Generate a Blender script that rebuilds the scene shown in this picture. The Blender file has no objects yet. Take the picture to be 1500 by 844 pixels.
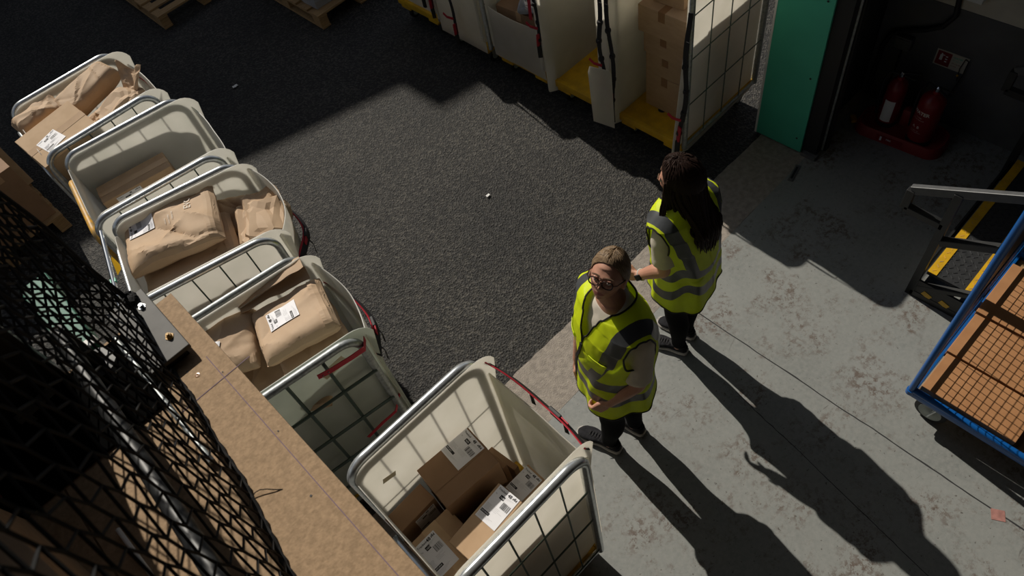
import bpy, bmesh, math, random
from mathutils import Vector, Matrix, Euler, noise
C = bpy.context.scene.collection
PI = math.pi
random.seed(7)

# ------------------------------------------------------------------ materials
def _nodes(name):
    m = bpy.data.materials.new(name); m.use_nodes = True
    nt = m.node_tree
    return m, nt, nt.nodes, nt.links, nt.nodes['Principled BSDF']
def mat(name, col, rough=.6, metal=0, var=.0, scale=8, bump=0, bscale=60, col2=None, detail=4, spec=None, trans=0, stretch=None, sheen=0):
    m, nt, N, L, b = _nodes(name)
    b.inputs['Roughness'].default_value = rough
    b.inputs['Metallic'].default_value = metal
    if spec is not None: b.inputs['Specular IOR Level'].default_value = spec
    b.inputs['Base Color'].default_value = (*col, 1)
    tc = N.new('ShaderNodeTexCoord'); vec = tc.outputs['Object']
    if stretch:
        mp = N.new('ShaderNodeMapping'); mp.inputs['Scale'].default_value = stretch
        L.new(vec, mp.inputs['Vector']); vec = mp.outputs['Vector']
    colout = None
    if var or col2:
        n = N.new('ShaderNodeTexNoise'); n.inputs['Scale'].default_value = scale; n.inputs['Detail'].default_value = detail
        L.new(vec, n.inputs['Vector'])
        r = N.new('ShaderNodeValToRGB'); r.color_ramp.elements[0].position = .35; r.color_ramp.elements[1].position = .65
        c2 = col2 if col2 else tuple(c*(1-var) for c in col)
        r.color_ramp.elements[0].color = (*c2, 1); r.color_ramp.elements[1].color = (*col, 1)
        L.new(n.outputs['Fac'], r.inputs['Fac']); colout = r.outputs['Color']
        L.new(colout, b.inputs['Base Color'])
    if bump:
        n2 = N.new('ShaderNodeTexNoise'); n2.inputs['Scale'].default_value = bscale; n2.inputs['Detail'].default_value = 5
        L.new(vec, n2.inputs['Vector'])
        bp = N.new('ShaderNodeBump'); bp.inputs['Strength'].default_value = bump; bp.inputs['Distance'].default_value = .01
        L.new(n2.outputs['Fac'], bp.inputs['Height']); L.new(bp.outputs['Normal'], b.inputs['Normal'])
    if trans:
        t = N.new('ShaderNodeBsdfTranslucent'); t.inputs['Color'].default_value = (*[min(1, c*1.05) for c in col], 1)
        if colout: L.new(colout, t.inputs['Color'])
        mx = N.new('ShaderNodeMixShader'); mx.inputs['Fac'].default_value = trans
        L.new(b.outputs[0], mx.inputs[1]); L.new(t.outputs[0], mx.inputs[2])
        L.new(mx.outputs[0], N['Material Output'].inputs['Surface'])
    return m

def floor_layer():
    m, nt, N, L, b = _nodes('painted_concrete')
    tc = N.new('ShaderNodeTexCoord'); V = tc.outputs['Object']
    def noi(s, d=6, rg=.6, vec=V):
        n = N.new('ShaderNodeTexNoise'); n.inputs['Scale'].default_value = s; n.inputs['Detail'].default_value = d
        n.inputs['Roughness'].default_value = rg; L.new(vec, n.inputs['Vector']); return n.outputs['Fac']
    def ramp(src, stops):
        r = N.new('ShaderNodeValToRGB'); e = r.color_ramp.elements
        while len(e) < len(stops): e.new(.5)
        for el, (p, c) in zip(e, stops): el.position = p; el.color = c if len(c) == 4 else (*c, 1)
        L.new(src, r.inputs['Fac']); return r.outputs['Color']
    def mix(f, a, c):
        x = N.new('ShaderNodeMix'); x.data_type = 'RGBA'
        L.new(f, x.inputs[0]); L.new(a, x.inputs[6]) if not isinstance(a, tuple) else None
        if isinstance(c, tuple): x.inputs[7].default_value = (*c, 1)
        else: L.new(c, x.inputs[7])
        return x.outputs[2]
    base = ramp(noi(2.2), [(.3, (.178, .190, .182)), (.7, (.258, .270, .258))])
    fine = ramp(noi(38, 8, .7), [(.35, (.0,)*3), (.75, (1,)*3)])
    c = mix(fine, base, (.28, .285, .27))
    # worn patches where the paint has flaked to brown concrete
    w1 = ramp(noi(2.3, 10, .75), [(.49, (0,)*3), (.60, (.85,)*3)])
    w2 = ramp(noi(26, 6, .8), [(.485, (0,)*3), (.545, (1,)*3)])
    mm = N.new('ShaderNodeMath'); mm.operation = 'MULTIPLY'; L.new(w1, mm.inputs[0]); L.new(w2, mm.inputs[1])
    c = mix(mm.outputs[0], c, (.105, .072, .055))
    # dark scuffs, elongated
    mp = N.new('ShaderNodeMapping'); mp.inputs['Rotation'].default_value = (0, 0, .5); mp.inputs['Scale'].default_value = (3, 26, 1)
    nd = N.new('ShaderNodeTexNoise'); nd.inputs['Scale'].default_value = 1.1; L.new(V, nd.inputs['Vector'])
    mxv = N.new('ShaderNodeMix'); mxv.data_type = 'VECTOR'; mxv.inputs[0].default_value = .45; L.new(V, mxv.inputs[4]); L.new(nd.outputs['Color'], mxv.inputs[5]); L.new(mxv.outputs[1], mp.inputs['Vector'])
    s1 = ramp(noi(1.6, 7, .7, mp.outputs['Vector']), [(.645, (0,)*3), (.69, (.75,)*3)])
    c = mix(s1, c, (.07, .062, .055))
    vo = N.new('ShaderNodeTexVoronoi'); vo.feature = 'DISTANCE_TO_EDGE'; vo.inputs['Scale'].default_value = .9
    vo.inputs['Randomness'].default_value = 1
    L.new(V, vo.inputs['Vector'])
    dots = ramp(noi(46, 3, .6), [(.66, (0,)*3), (.69, (.85,)*3)])
    c = mix(dots, c, (.08, .07, .06))
    L.new(c, b.inputs['Base Color']); b.inputs['Roughness'].default_value = .55
    bp = N.new('ShaderNodeBump'); bp.inputs['Strength'].default_value = .12; bp.inputs['Distance'].default_value = .004
    L.new(noi(55, 8, .7), bp.inputs['Height']); L.new(bp.outputs['Normal'], b.inputs['Normal'])
    return m

def asphalt_mat():
    m, nt, N, L, b = _nodes('asphalt')
    tc = N.new('ShaderNodeTexCoord'); V = tc.outputs['Object']
    v = N.new('ShaderNodeTexVoronoi'); v.inputs['Scale'].default_value = 78; L.new(V, v.inputs['Vector'])
    sep = N.new('ShaderNodeSeparateColor'); L.new(v.outputs['Color'], sep.inputs['Color'])
    r = N.new('ShaderNodeValToRGB'); e = r.color_ramp.elements
    e[0].position = 0; e[0].color = (.010, .010, .010, 1); e[1].position = 1; e[1].color = (.078, .0735, .066, 1)
    k = e.new(.55); k.color = (.0215, .0208, .0195, 1)
    L.new(sep.outputs[0], r.inputs['Fac'])
    n = N.new('ShaderNodeTexNoise'); n.inputs['Scale'].default_value = 1.3; n.inputs['Detail'].default_value = 5; L.new(V, n.inputs['Vector'])
    r2 = N.new('ShaderNodeValToRGB'); r2.color_ramp.elements[0].color = (.62,)*3+(1,); r2.color_ramp.elements[1].color = (1.15, 1.12, 1.05, 1)
    r2.color_ramp.elements[0].position = .3; r2.color_ramp.elements[1].position = .7
    L.new(n.outputs['Fac'], r2.inputs['Fac'])
    x = N.new('ShaderNodeMix'); x.data_type = 'RGBA'; x.blend_type = 'MULTIPLY'; x.inputs[0].default_value = 1
    L.new(r.outputs[0], x.inputs[6]); L.new(r2.outputs[0], x.inputs[7])
    L.new(x.outputs[2], b.inputs['Base Color']); b.inputs['Roughness'].default_value = .75
    bp = N.new('ShaderNodeBump'); bp.inputs['Strength'].default_value = .9; bp.inputs['Distance'].default_value = .008
    L.new(v.outputs['Distance'], bp.inputs['Height']); L.new(bp.outputs['Normal'], b.inputs['Normal'])
    return m

M = {}
M['floor'] = floor_layer(); M['asphalt'] = asphalt_mat()
M['strip'] = mat('bare_concrete', (.36, .315, .27), .85, col2=(.25, .22, .19), scale=30, detail=8, bump=.5, bscale=120)
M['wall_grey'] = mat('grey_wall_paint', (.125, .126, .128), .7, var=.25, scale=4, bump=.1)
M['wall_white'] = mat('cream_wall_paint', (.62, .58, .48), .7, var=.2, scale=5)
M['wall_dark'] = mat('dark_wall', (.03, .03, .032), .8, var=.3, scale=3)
M['roof'] = mat('ceiling_grey', (.12, .12, .12), .8, var=.2, scale=2)
M['brick'] = mat('far_wall', (.12, .11, .1), .9, var=.3, scale=2)
M['green'] = mat('green_door_paint', (.07, .50, .33), .45, var=.12, scale=3)
M['steel'] = mat('galvanised_steel', (.76, .80, .82), .27, .7, var=.25, scale=40)
M['steel_dull'] = mat('dull_zinc_steel', (.44, .47, .47), .48, .5, var=.35, scale=60)
M['chrome'] = mat('bright_steel', (.75, .78, .8), .2, 1)
M['wire'] = mat('zinc_wire', (.1, .135, .12), .5, .6)
M['plastic'] = mat('white_plastic_sheet', (.90, .88, .825), .42, col2=(.85, .83, .77), scale=7, trans=.72, bump=.04, bscale=12)
M['plastic_grey'] = mat('greyed_plastic_sheet', (.89, .88, .84), .42, col2=(.83, .825, .78), scale=7, trans=.66, bump=.04, bscale=12)
M['plastic_green'] = mat('dull_greenish_plastic', (.66, .69, .63), .42, col2=(.58, .61, .555), scale=6, trans=.42)  # greenish sheet, darkened for the shade of the bags behind it
M['masking'] = mat('masking_tape', (.62, .56, .40), .6)
M['plate'] = mat('weathered_grey_plate', (.085, .082, .077), .6, var=.25, scale=25)
M['mat_black'] = mat('matt_black_rubber', (.004, .004, .004), 1, spec=.0)  # painted shade for the upper floor end
M['green_dark'] = mat('dark_green_beam_paint', (.02, .17, .11), .5, var=.3, scale=10)
M['yellow'] = mat('yellow_plastic', (.72, .42, .012), .45, col2=(.56, .32, .015), scale=14)
M['yellow_paint'] = mat('worn_yellow_paint', (.78, .40, .03), .5, col2=(.45, .3, .12), scale=30)
M['black'] = mat('black_rubber', (.012, .012, .013), .6)
M['black_metal'] = mat('black_painted_steel', (.018, .019, .02), .45, var=.3, scale=20)
M['grey_metal'] = mat('grey_painted_steel', (.13, .13, .125), .5, var=.2, scale=30)
M['rail_metal'] = mat('handrail_grey', (.085, .088, .092), .45, .1, var=.2, scale=30)
M['strap_black'] = mat('black_webbing', (.015, .014, .016), .8)
M['strap_red'] = mat('red_webbing', (.42, .012, .03), .6)
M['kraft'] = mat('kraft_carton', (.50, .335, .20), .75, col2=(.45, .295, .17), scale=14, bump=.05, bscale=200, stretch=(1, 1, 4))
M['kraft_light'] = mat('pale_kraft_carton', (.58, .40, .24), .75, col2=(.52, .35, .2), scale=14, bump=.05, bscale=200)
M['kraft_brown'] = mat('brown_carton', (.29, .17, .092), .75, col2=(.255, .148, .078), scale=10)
M['kraft_orange'] = mat('orange_brown_carton', (.42, .205, .085), .75, col2=(.37, .175, .07), scale=10)
M['tape'] = mat('brown_tape', (.30, .16, .075), .25)
M['tape_clear'] = mat('clear_tape_over_carton', (.50, .32, .18), .22)
M['paper'] = mat('kraft_paper', (.60, .43, .28), .7, col2=(.55, .385, .245), scale=9, bump=.08, bscale=35, trans=.08)
M['label'] = mat('label_white', (.82, .82, .86), .5)
M['ink'] = mat('label_black', (.012, .012, .014), .6)
M['ink_grey'] = mat('label_grey', (.34, .34, .36), .6)
M['ink_pale'] = mat('label_pale_grey', (.62, .62, .65), .6)
M['print_white'] = mat('white_print', (.72, .66, .58), .7)
M['chip'] = mat('chipboard', (.41, .275, .16), .8, col2=(.30, .20, .112), scale=85, detail=8, bump=.15, bscale=150)
M['pencil'] = mat('purple_pencil', (.19, .13, .17), .8)
M['wood'] = mat('pallet_wood', (.40, .25, .11), .8, col2=(.29, .18, .08), scale=12, stretch=(1, 8, 8))
M['blue'] = mat('blue_steel_paint', (.006, .10, .36), .28)
M['red'] = mat('extinguisher_red', (.22, .008, .011), .35)
M['red_plastic'] = mat('red_tray_plastic', (.24, .016, .018), .5)
M['grey_tread'] = mat('black_tread', (.05, .052, .055), .38, .2, var=.3, scale=40)
M['grey_bag'] = mat('grey_plastic_mailer', (.40, .42, .47), .4, col2=(.28, .3, .34), scale=12)
M['white'] = mat('plain_white', (.78, .78, .76), .5)
M['net'] = mat('black_net_cord', (.006, .006, .007), .9)
M['hub'] = mat('grey_wheel_hub', (.36, .40, .37), .5)
M['wrap'] = mat('clear_wrap', (.32, .33, .35), .18)
M['rubber_sole'] = mat('pale_sole', (.50, .47, .43), .6)
M['shoe'] = mat('charcoal_knit', (.022, .022, .025), .85, spec=.15, var=.4, scale=60)
M['legging'] = mat('black_legging', (.007, .007, .008), .9, spec=.08)
M['hivis'] = mat('hi_vis_fabric', (.88, 1.0, .02), .55, var=.05, scale=18, bump=.15, bscale=24, trans=.38)
M['reflective'] = mat('reflective_tape', (.075, .08, .085), .38, .15, var=.15, scale=30)
M['piping'] = mat('black_piping', (.007, .007, .008), .7)
M['tee'] = mat('cream_cotton', (.64, .58, .49), .85, var=.08, scale=20, bump=.2, bscale=25)
M['skin'] = mat('skin', (.56, .30, .21), .48, col2=(.5, .25, .175), scale=14, spec=.35)
M['lip'] = mat('lip', (.38, .13, .11), .45)
M['brow'] = mat('brow_hair', (.14, .085, .05), .8)
M['hair_blonde'] = mat('dark_blonde_hair', (.30, .21, .125), .5, spec=.25, col2=(.11, .068, .038), scale=9, stretch=(60, 4, 4))
M['hair_dark'] = mat('dark_brown_hair', (.030, .015, .010), .6, spec=.12, col2=(.014, .008, .007), scale=9, stretch=(50, 50, 2))
M['frame'] = mat('tortoiseshell_frame', (.035, .014, .010), .25)
M['iris'] = mat('dark_iris', (.06, .045, .035), .3)
M['eye'] = mat('eye_white', (.6, .57, .54), .3)
def glass():
    m, nt, N, L, b = _nodes('spectacle_lens')
    g = N.new('ShaderNodeBsdfGlossy'); g.inputs['Roughness'].default_value = .03
    t = N.new('ShaderNodeBsdfTransparent'); f = N.new('ShaderNodeFresnel'); f.inputs['IOR'].default_value = 1.4
    mx = N.new('ShaderNodeMixShader'); L.new(f.outputs[0], mx.inputs[0]); L.new(t.outputs[0], mx.inputs[1]); L.new(g.outputs[0], mx.inputs[2])
    L.new(mx.outputs[0], N['Material Output'].inputs['Surface']); return m
M['lens'] = glass()

# ------------------------------------------------------------------ mesh builder
_font = {}
def text_geo(s, size, bold=0.0):
    key = (s, bold)
    if key not in _font:
        cu = bpy.data.curves.new('t', 'FONT'); cu.body = s; cu.size = 1; cu.resolution_u = 2; cu.offset = bold
        o = bpy.data.objects.new('t', cu); C.objects.link(o)
        dg = bpy.context.evaluated_depsgraph_get(); me = bpy.data.meshes.new_from_object(o.evaluated_get(dg))
        _font[key] = ([v.co.copy() for v in me.vertices], [list(p.vertices) for p in me.polygons])
        bpy.data.objects.remove(o); bpy.data.meshes.remove(me); bpy.data.curves.remove(cu)
    v, f = _font[key]
    return [p*size for p in v], f

class MB:
    def __init__(s): s.v = []; s.f = []; s.m = []; s.mats = []; s.T = Matrix.Identity(4)
    def mi(s, m):
        m = M[m] if isinstance(m, str) else m
        if m not in s.mats: s.mats.append(m)
        return s.mats.index(m)
    def add(s, vs, fs, m):
        b = len(s.v); i = s.mi(m); T = s.T
        s.v += [T @ Vector(p) for p in vs]
        s.f += [[b+k for k in f] for f in fs]; s.m += [i]*len(fs)
    def box(s, c, d, m, R=None, bev=.0):
        hx, hy, hz = [k/2 for k in d]; c = Vector(c)
        if bev <= 0:
            vs = [(x, y, z) for x in (-hx, hx) for y in (-hy, hy) for z in (-hz, hz)]
            fs = [(0, 1, 3, 2), (4, 6, 7, 5), (0, 4, 5, 1), (2, 3, 7, 6), (0, 2, 6, 4), (1, 5, 7, 3)]
        else:
            bm = bmesh.new(); bmesh.ops.create_cube(bm, size=1)
            for v in bm.verts: v.co = Vector((v.co.x*d[0], v.co.y*d[1], v.co.z*d[2]))
            bmesh.ops.bevel(bm, geom=bm.edges[:], offset=min(bev, min(d)*.45), segments=2, affect='EDGES', profile=.5)
            bm.verts.index_update(); vs = [v.co.copy() for v in bm.verts]; fs = [[v.index for v in f.verts] for f in bm.faces]; bm.free()
        vs = [Vector(p) for p in vs]
        if R is not None: vs = [R @ p for p in vs]
        s.add([p+c for p in vs], fs, m)
    def bar(s, a, b, w, h, m, up=(0, 0, 1), bev=0):
        a, b = Vector(a), Vector(b); x = (b-a); L = x.length; x.normalize(); up = Vector(up)
        y = up.cross(x)
        if y.length < 1e-4: y = Vector((0, 1, 0)).cross(x)
        y.normalize(); z = x.cross(y)
        R = Matrix((x, y, z)).transposed()
        s.box((a+b)/2, (L, w, h), m, R, bev)
    def tube(s, pts, r, m, n=8, closed=False, caps=True, flat=1.0, up=None):
        pts = [Vector(p) for p in pts]; k = len(pts)
        rs = r if isinstance(r, (list, tuple)) else [r]*k
        tans = []
        for i in range(k):
            a = pts[(i-1) % k] if (closed or i > 0) else pts[0]
            b = pts[(i+1) % k] if (closed or i < k-1) else pts[-1]
            t = (b-a); t = t.normalized() if t.length > 1e-9 else Vector((0, 0, 1)); tans.append(t)
        u = Vector(up) if up else (Vector((0, 0, 1)) if abs(tans[0].z) < .9 else Vector((1, 0, 0)))
        vs = []
        for i in range(k):
            t = tans[i]
            if up: u = Vector(up)
            u = (u-t*u.dot(t))
            if u.length < 1e-6: u = t.orthogonal()
            u.normalize(); w = t.cross(u)
            for j in range(n):
                a = 2*PI*j/n; vs.append(pts[i]+(u*math.cos(a)*flat+w*math.sin(a))*rs[i])
        fs = []
        for i in range(k if closed else k-1):
            for j in range(n):
                a = i*n+j; b = i*n+(j+1) % n; c = ((i+1) % k)*n+(j+1) % n; d = ((i+1) % k)*n+j
                fs.append((a, b, c, d))
        if caps and not closed:
            fs.append(tuple(range(n))[::-1]); fs.append(tuple((k-1)*n+j for j in range(n)))
        s.add(vs, fs, m)
    def ribbon(s, pts, wdir, w, th, m):
        pts = [Vector(p) for p in pts]; wd = Vector(wdir).normalized(); vs = []
        k = len(pts)
        for i in range(k):
            t = (pts[min(i+1, k-1)]-pts[max(i-1, 0)]).normalized()
            ww = wd-t*wd.dot(t)
            ww = ww.normalized() if ww.length > 1e-5 else t.orthogonal().normalized()
            n = t.cross(ww)
            for a, b in ((-1, -1), (1, -1), (1, 1), (-1, 1)): vs.append(pts[i]+ww*(a*w/2)+n*(b*th/2))
        fs = [(0, 1, 2, 3), tuple(4*(k-1)+j for j in (3, 2, 1, 0))]
        for i in range(k-1):
            for j in range(4): fs.append((4*i+j, 4*i+4+j, 4*i+4+(j+1) % 4, 4*i+(j+1) % 4))
        s.add(vs, fs, m)
    def loft(s, rings, m, caps=True):
        n = len(rings[0]); vs = [p for r in rings for p in r]; fs = []
        for i in range(len(rings)-1):
            for j in range(n): fs.append((i*n+j, i*n+(j+1) % n, (i+1)*n+(j+1) % n, (i+1)*n+j))
        if caps: fs.append(tuple(range(n))[::-1]); fs.append(tuple((len(rings)-1)*n+j for j in range(n)))
        s.add(vs, fs, m)
    def lathe(s, prof, m, c=(0, 0, 0), n=20, axis='z'):
        rings = []
        for r, z in prof:
            ring = []
            for j in range(n):
                a = 2*PI*j/n; p = (r*math.cos(a), r*math.sin(a), z)
                if axis == 'x': p = (p[2], p[0], p[1])
                if axis == 'y': p = (p[1], p[2], p[0])
                ring.append(Vector(p)+Vector(c))
            rings.append(ring)
        s.loft(rings, m)
    def sphere(s, c, r, m, n=12, sc=(1, 1, 1)):
        c = Vector(c); prof = []
        rings = []
        for i in range(n+1):
            a = PI*i/n; rr = max(math.sin(a), 1e-3); rings.append([c+Vector((rr*math.cos(2*PI*j/(2*n))*r*sc[0], rr*math.sin(2*PI*j/(2*n))*r*sc[1], -math.cos(a)*r*sc[2])) for j in range(2*n)])
        s.loft(rings, m)
    def sheet(s, fn, nu, nv, th, m):
        """closed thin sheet: fn(u,v)->(point, normal)"""
        top = []; bot = []
        for j in range(nv+1):
            for i in range(nu+1):
                p, n = fn(i/nu, j/nv); p = Vector(p); n = Vector(n)*th/2
                top.append(p+n); bot.append(p-n)
        K = len(top); W = nu+1; fs = []
        for j in range(nv):
            for i in range(nu):
                a = j*W+i; fs.append((a, a+1, a+W+1, a+W)); fs.append((K+a, K+a+W, K+a+W+1, K+a+1))
        for i in range(nu):
            a = i; fs.append((a, K+a, K+a+1, a+1)); a = nv*W+i; fs.append((a, a+1, K+a+1, K+a))
        for j in range(nv):
            a = j*W; fs.append((a, a+W, K+a+W, K+a)); a = j*W+nu; fs.append((a, K+a, K+a+W, a+W))
        s.add(top+bot, fs, m)
    def panel(s, outline, th, m, T=None):
        """extruded flat outline (2D list) in local xz-plane of T, thickness along y"""
        T = T or Matrix.Identity(4); n = len(outline)
        vs = [T @ Vector((x, -th/2, z)) for x, z in outline]+[T @ Vector((x, th/2, z)) for x, z in outline]
        fs = [tuple(range(n)), tuple(range(2*n-1, n-1, -1))]+[(i, n+i, n+(i+1) % n, (i+1) % n)[::-1] for i in range(n)]
        s.add(vs, fs, m)
    def text(s, t, size, T, m, bold=0.0, center=False):
        v, f = text_geo(t, size, bold)
        if center and v:
            cx = (min(p.x for p in v)+max(p.x for p in v))/2; v = [p-Vector((cx, 0, 0)) for p in v]
        s.add([T @ p for p in v], f, m)
    def build(s, name, parent=None, smooth=False, loc=None, rot=None):
        me = bpy.data.meshes.new(name); me.from_pydata([tuple(p) for p in s.v], [], s.f); me.update()
        for m in s.mats: me.materials.append(m)
        me.polygons.foreach_set('material_index', s.m)
        if smooth:
            me.polygons.foreach_set('use_smooth', [True]*len(s.f))
            try: me.set_sharp_from_angle(angle=math.radians(42 if smooth is True else smooth))
            except Exception: pass
        me.update()
        o = bpy.data.objects.new(name, me); C.objects.link(o)
        if parent: o.parent = parent
        if loc: o.location = loc
        if rot: o.rotation_euler = rot
        return o

def tag(o, label=None, cat=None, group=None, kind=None):
    if label: o['label'] = label
    if cat: o['category'] = cat
    if group: o['group'] = group
    if kind: o['kind'] = kind
    return o
def thing(name, label, cat, loc=(0, 0, 0), rot=(0, 0, 0), group=None):
    o = bpy.data.objects.new(name, None); C.objects.link(o); o.empty_display_size = .1
    o.location = loc; o.rotation_euler = rot if hasattr(rot, '__len__') else (0, 0, rot)
    return tag(o, label, cat, group)
def struct(name, mb, parent=None, smooth=False):
    o = mb.build(name, parent, smooth)
    if not parent: o['kind'] = 'structure'
    return o
def arc(cx, cz, r, a0, a1, n):
    return [(cx+r*math.cos(a0+(a1-a0)*i/n), cz+r*math.sin(a0+(a1-a0)*i/n)) for i in range(n+1)]
def TR(loc, rz=0, rx=0, ry=0): return Matrix.Translation(loc) @ Euler((rx, ry, rz)).to_matrix().to_4x4()
def lerp(a, b, t): return a+(b-a)*t
def keyed(keys, z):
    if z <= keys[0][0]: return keys[0][1:]
    for a, b in zip(keys, keys[1:]):
        if z <= b[0]:
            t = (z-a[0])/(b[0]-a[0]); t = t*t*(3-2*t)
            return [lerp(p, q, t) for p, q in zip(a[1:], b[1:])]
    return keys[-1][1:]

# ------------------------------------------------------------------ camera, light, world
cam_d = bpy.data.cameras.new('camera'); cam = bpy.data.objects.new('camera', cam_d); C.objects.link(cam)
Rm = Matrix(((0.69663539, 0.64410026, -0.31596516), (-0.70135387, 0.51872627, -0.48890265), (-0.1510029, 0.56219028, 0.81310529)))
cam.matrix_world = Matrix.Translation((0, 0, 3.8)) @ Rm.to_4x4()
cam_d.sensor_fit = 'HORIZONTAL'; cam_d.sensor_width = 36; cam_d.lens = 1061.1/1500*36; cam_d.clip_start = .02
cam_d.dof.use_dof = True; cam_d.dof.focus_distance = 3.2; cam_d.dof.aperture_fstop = 5.6
bpy.context.scene.camera = cam
SUN = Vector((-.12, -1, -.87)).normalized()
sd = bpy.data.lights.new('sun', 'SUN'); sd.energy = 3.6; sd.angle = math.radians(.53); sd.color = (1, .93, .82)
so = bpy.data.objects.new('sun', sd); C.objects.link(so); so.rotation_euler = SUN.to_track_quat('-Z', 'Y').to_euler(); so.location = (2, 14, 14)
w = bpy.data.worlds.new('sky'); bpy.context.scene.world = w; w.use_nodes = True
wn = w.node_tree.nodes; wl = w.node_tree.links; bg = wn['Background']
sky = wn.new('ShaderNodeTexSky'); sky.sky_type = 'NISHITA'; sky.sun_disc = False; sky.sun_elevation = math.radians(41); sky.sun_rotation = math.radians(6)
hs_ = wn.new('ShaderNodeHueSaturation'); hs_.inputs['Saturation'].default_value = .45
wl.new(sky.outputs[0], hs_.inputs['Color']); wl.new(hs_.outputs[0], bg.inputs[0]); bg.inputs[1].default_value = .050
vs_ = bpy.context.scene.view_settings
vs_.view_transform = 'Standard'; vs_.look = 'None'; vs_.gamma = 1; vs_.exposure = 0; vs_.use_curve_mapping = False
bpy.context.scene.display_settings.display_device = 'sRGB'
# ------------------------------------------------------------------ setting
mb = MB(); mb.box((.6, -1.515, -.05), (9.4, 5.97, .1), 'floor'); struct('floor', mb)
mb = MB(); mb.box((3, 9.3, -.055), (26, 15.6, .1), 'asphalt'); struct('yard_ground', mb)
def strip():
    b = MB(); pts = []; n = 160
    x0, x1 = -4.0, 5.0
    for i in range(n+1):
        x = lerp(x0, x1, i/n); pts.append((x, 1.47+.004*noise.noise((x*3, 0, 2))))
    for i in range(n, -1, -1):
        x = lerp(x0, x1, i/n)
        pts.append((x, 1.825+.022*noise.noise((x*2.2, 1, 0))+.014*noise.noise((x*9, 3, 0))))
    k = len(pts); vs = [(x, y, .0) for x, y in pts]+[(x, y, -.06) for x, y in pts]; h = n+1
    fs = []
    for i in range(n): fs.append((i, i+1, k-2-i, k-1-i))
    for i in range(k): fs.append((i, k+i, k+(i+1) % k, (i+1) % k))
    b.add(vs, fs, 'strip'); return b
struct('trim_1', strip())
def joint(pts, wdt, seed):
    b = MB(); P = []
    for (a, c) in zip(pts, pts[1:]):
        for i in range(24): P.append(Vector(a).lerp(Vector(c), i/24))
    P.append(Vector(pts[-1])); q = []
    for i, p in enumerate(P): q.append((p.x+.006*noise.noise((p.y*4, seed, 0))+.003*noise.noise((p.y*25, seed, 1)), p.y, .0006))
    b.tube(q, [wdt*(.55+.6*abs(noise.noise((i*.33, seed, 5)))) for i in range(len(q))], 'wall_dark', 6, flat=.15, up=(0, 0, 1)); return b
struct('trim_2', joint([(2.066, 1.46, 0), (2.047, .257, 0), (2.033, -.62, 0), (2.02, -1.6, 0)], .006, 1))
struct('trim_3', joint([(1.775, .80, 0), (1.673, .225, 0), (1.556, -.4, 0), (1.45, -1.0, 0)], .0032, 2))
# walls of the loading bay
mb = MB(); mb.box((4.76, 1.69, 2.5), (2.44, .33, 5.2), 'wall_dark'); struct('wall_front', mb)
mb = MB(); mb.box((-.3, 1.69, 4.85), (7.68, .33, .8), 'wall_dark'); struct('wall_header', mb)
mb = MB()
mb.box((4.36, -1.49, .36), (.12, 6.02, .92), 'wall_grey'); mb.box((4.362, -1.49, 2.96), (.116, 6.02, 4.28), 'wall_white')
struct('wall_right', mb)
mb = MB(); mb.box((.2, -4.56, 2.5), (8.6, .12, 5.2), 'wall_grey'); struct('wall_back', mb)
mb = MB(); mb.box((-4.06, -1.4, 2.5), (.12, 6.2, 5.2), 'wall_grey'); struct('wall_left', mb)
mb = MB(); mb.box((.3, -1.4, 5.16), (9, 6.6, .12), 'roof'); struct('ceiling', mb)
# green clad jamb of the roller door
mb = MB(); mb.box((3.529, 1.688, 2.22), (.018, .345, 4.42), 'green', bev=.003)
jb = struct('door_1', mb)
for z in (.12, .62, 1.16, 1.7):
    for y in (1.56,):
        s_ = MB(); s_.lathe([(.001, -.003), (.007, -.003), (.006, 0), (.001, 0)], 'black_metal', (3.520, y, z), 10, 'x'); s_.build('screw', jb)
s_ = MB(); s_.box((3.531, 1.866, 2.22), (.026, .014, 4.42), 'white'); s_.build('edge_trim', jb)
mb = MB()
mb.box((3.575, 1.47, 2.2), (.07, .11, 4.4), 'black'); mb.box((3.66, 1.455, 2.2), (.05, .12, 4.4), 'black_metal'); mb.box((3.612, 1.415, 2.2), (.014, .022, 4.4), 'steel_dull', bev=.003)
mb.box((3.56, 1.452, .014), (.10, .10, .028), 'grey_metal'); mb.box((3.72, 1.46, 2.2), (.06, .06, 4.4), 'black')
struct('trim_4', mb)
# unseen building across the yard, roof profile shaped to cast the yard shade
mb = MB(); prof = [(-16, 0), (-16, 7.2), (0, 7.55), (2.04, 7.96), (3.50, 8.32), (3.55, 8.74), (3.95, 8.80), (9, 8.9), (20, 8.9), (20, 0)]
mb.panel(prof, 1.0, 'brick', Matrix.Translation((0, 14.5, 0))); struct('wall_far', mb)
# slot drain at the threshold
mb = MB(); mb.bar((3.27, 1.428, .004), (3.42, 1.462, .004), .035, .008, 'grey_metal', bev=.003); mb.bar((3.29, 1.433, .0085), (3.40, 1.457, .0085), .014, .003, 'black')
tag(mb.build('floor_channel'), 'small dark metal door channel set in the floor beside the green jamb', 'floor fitting')

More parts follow.
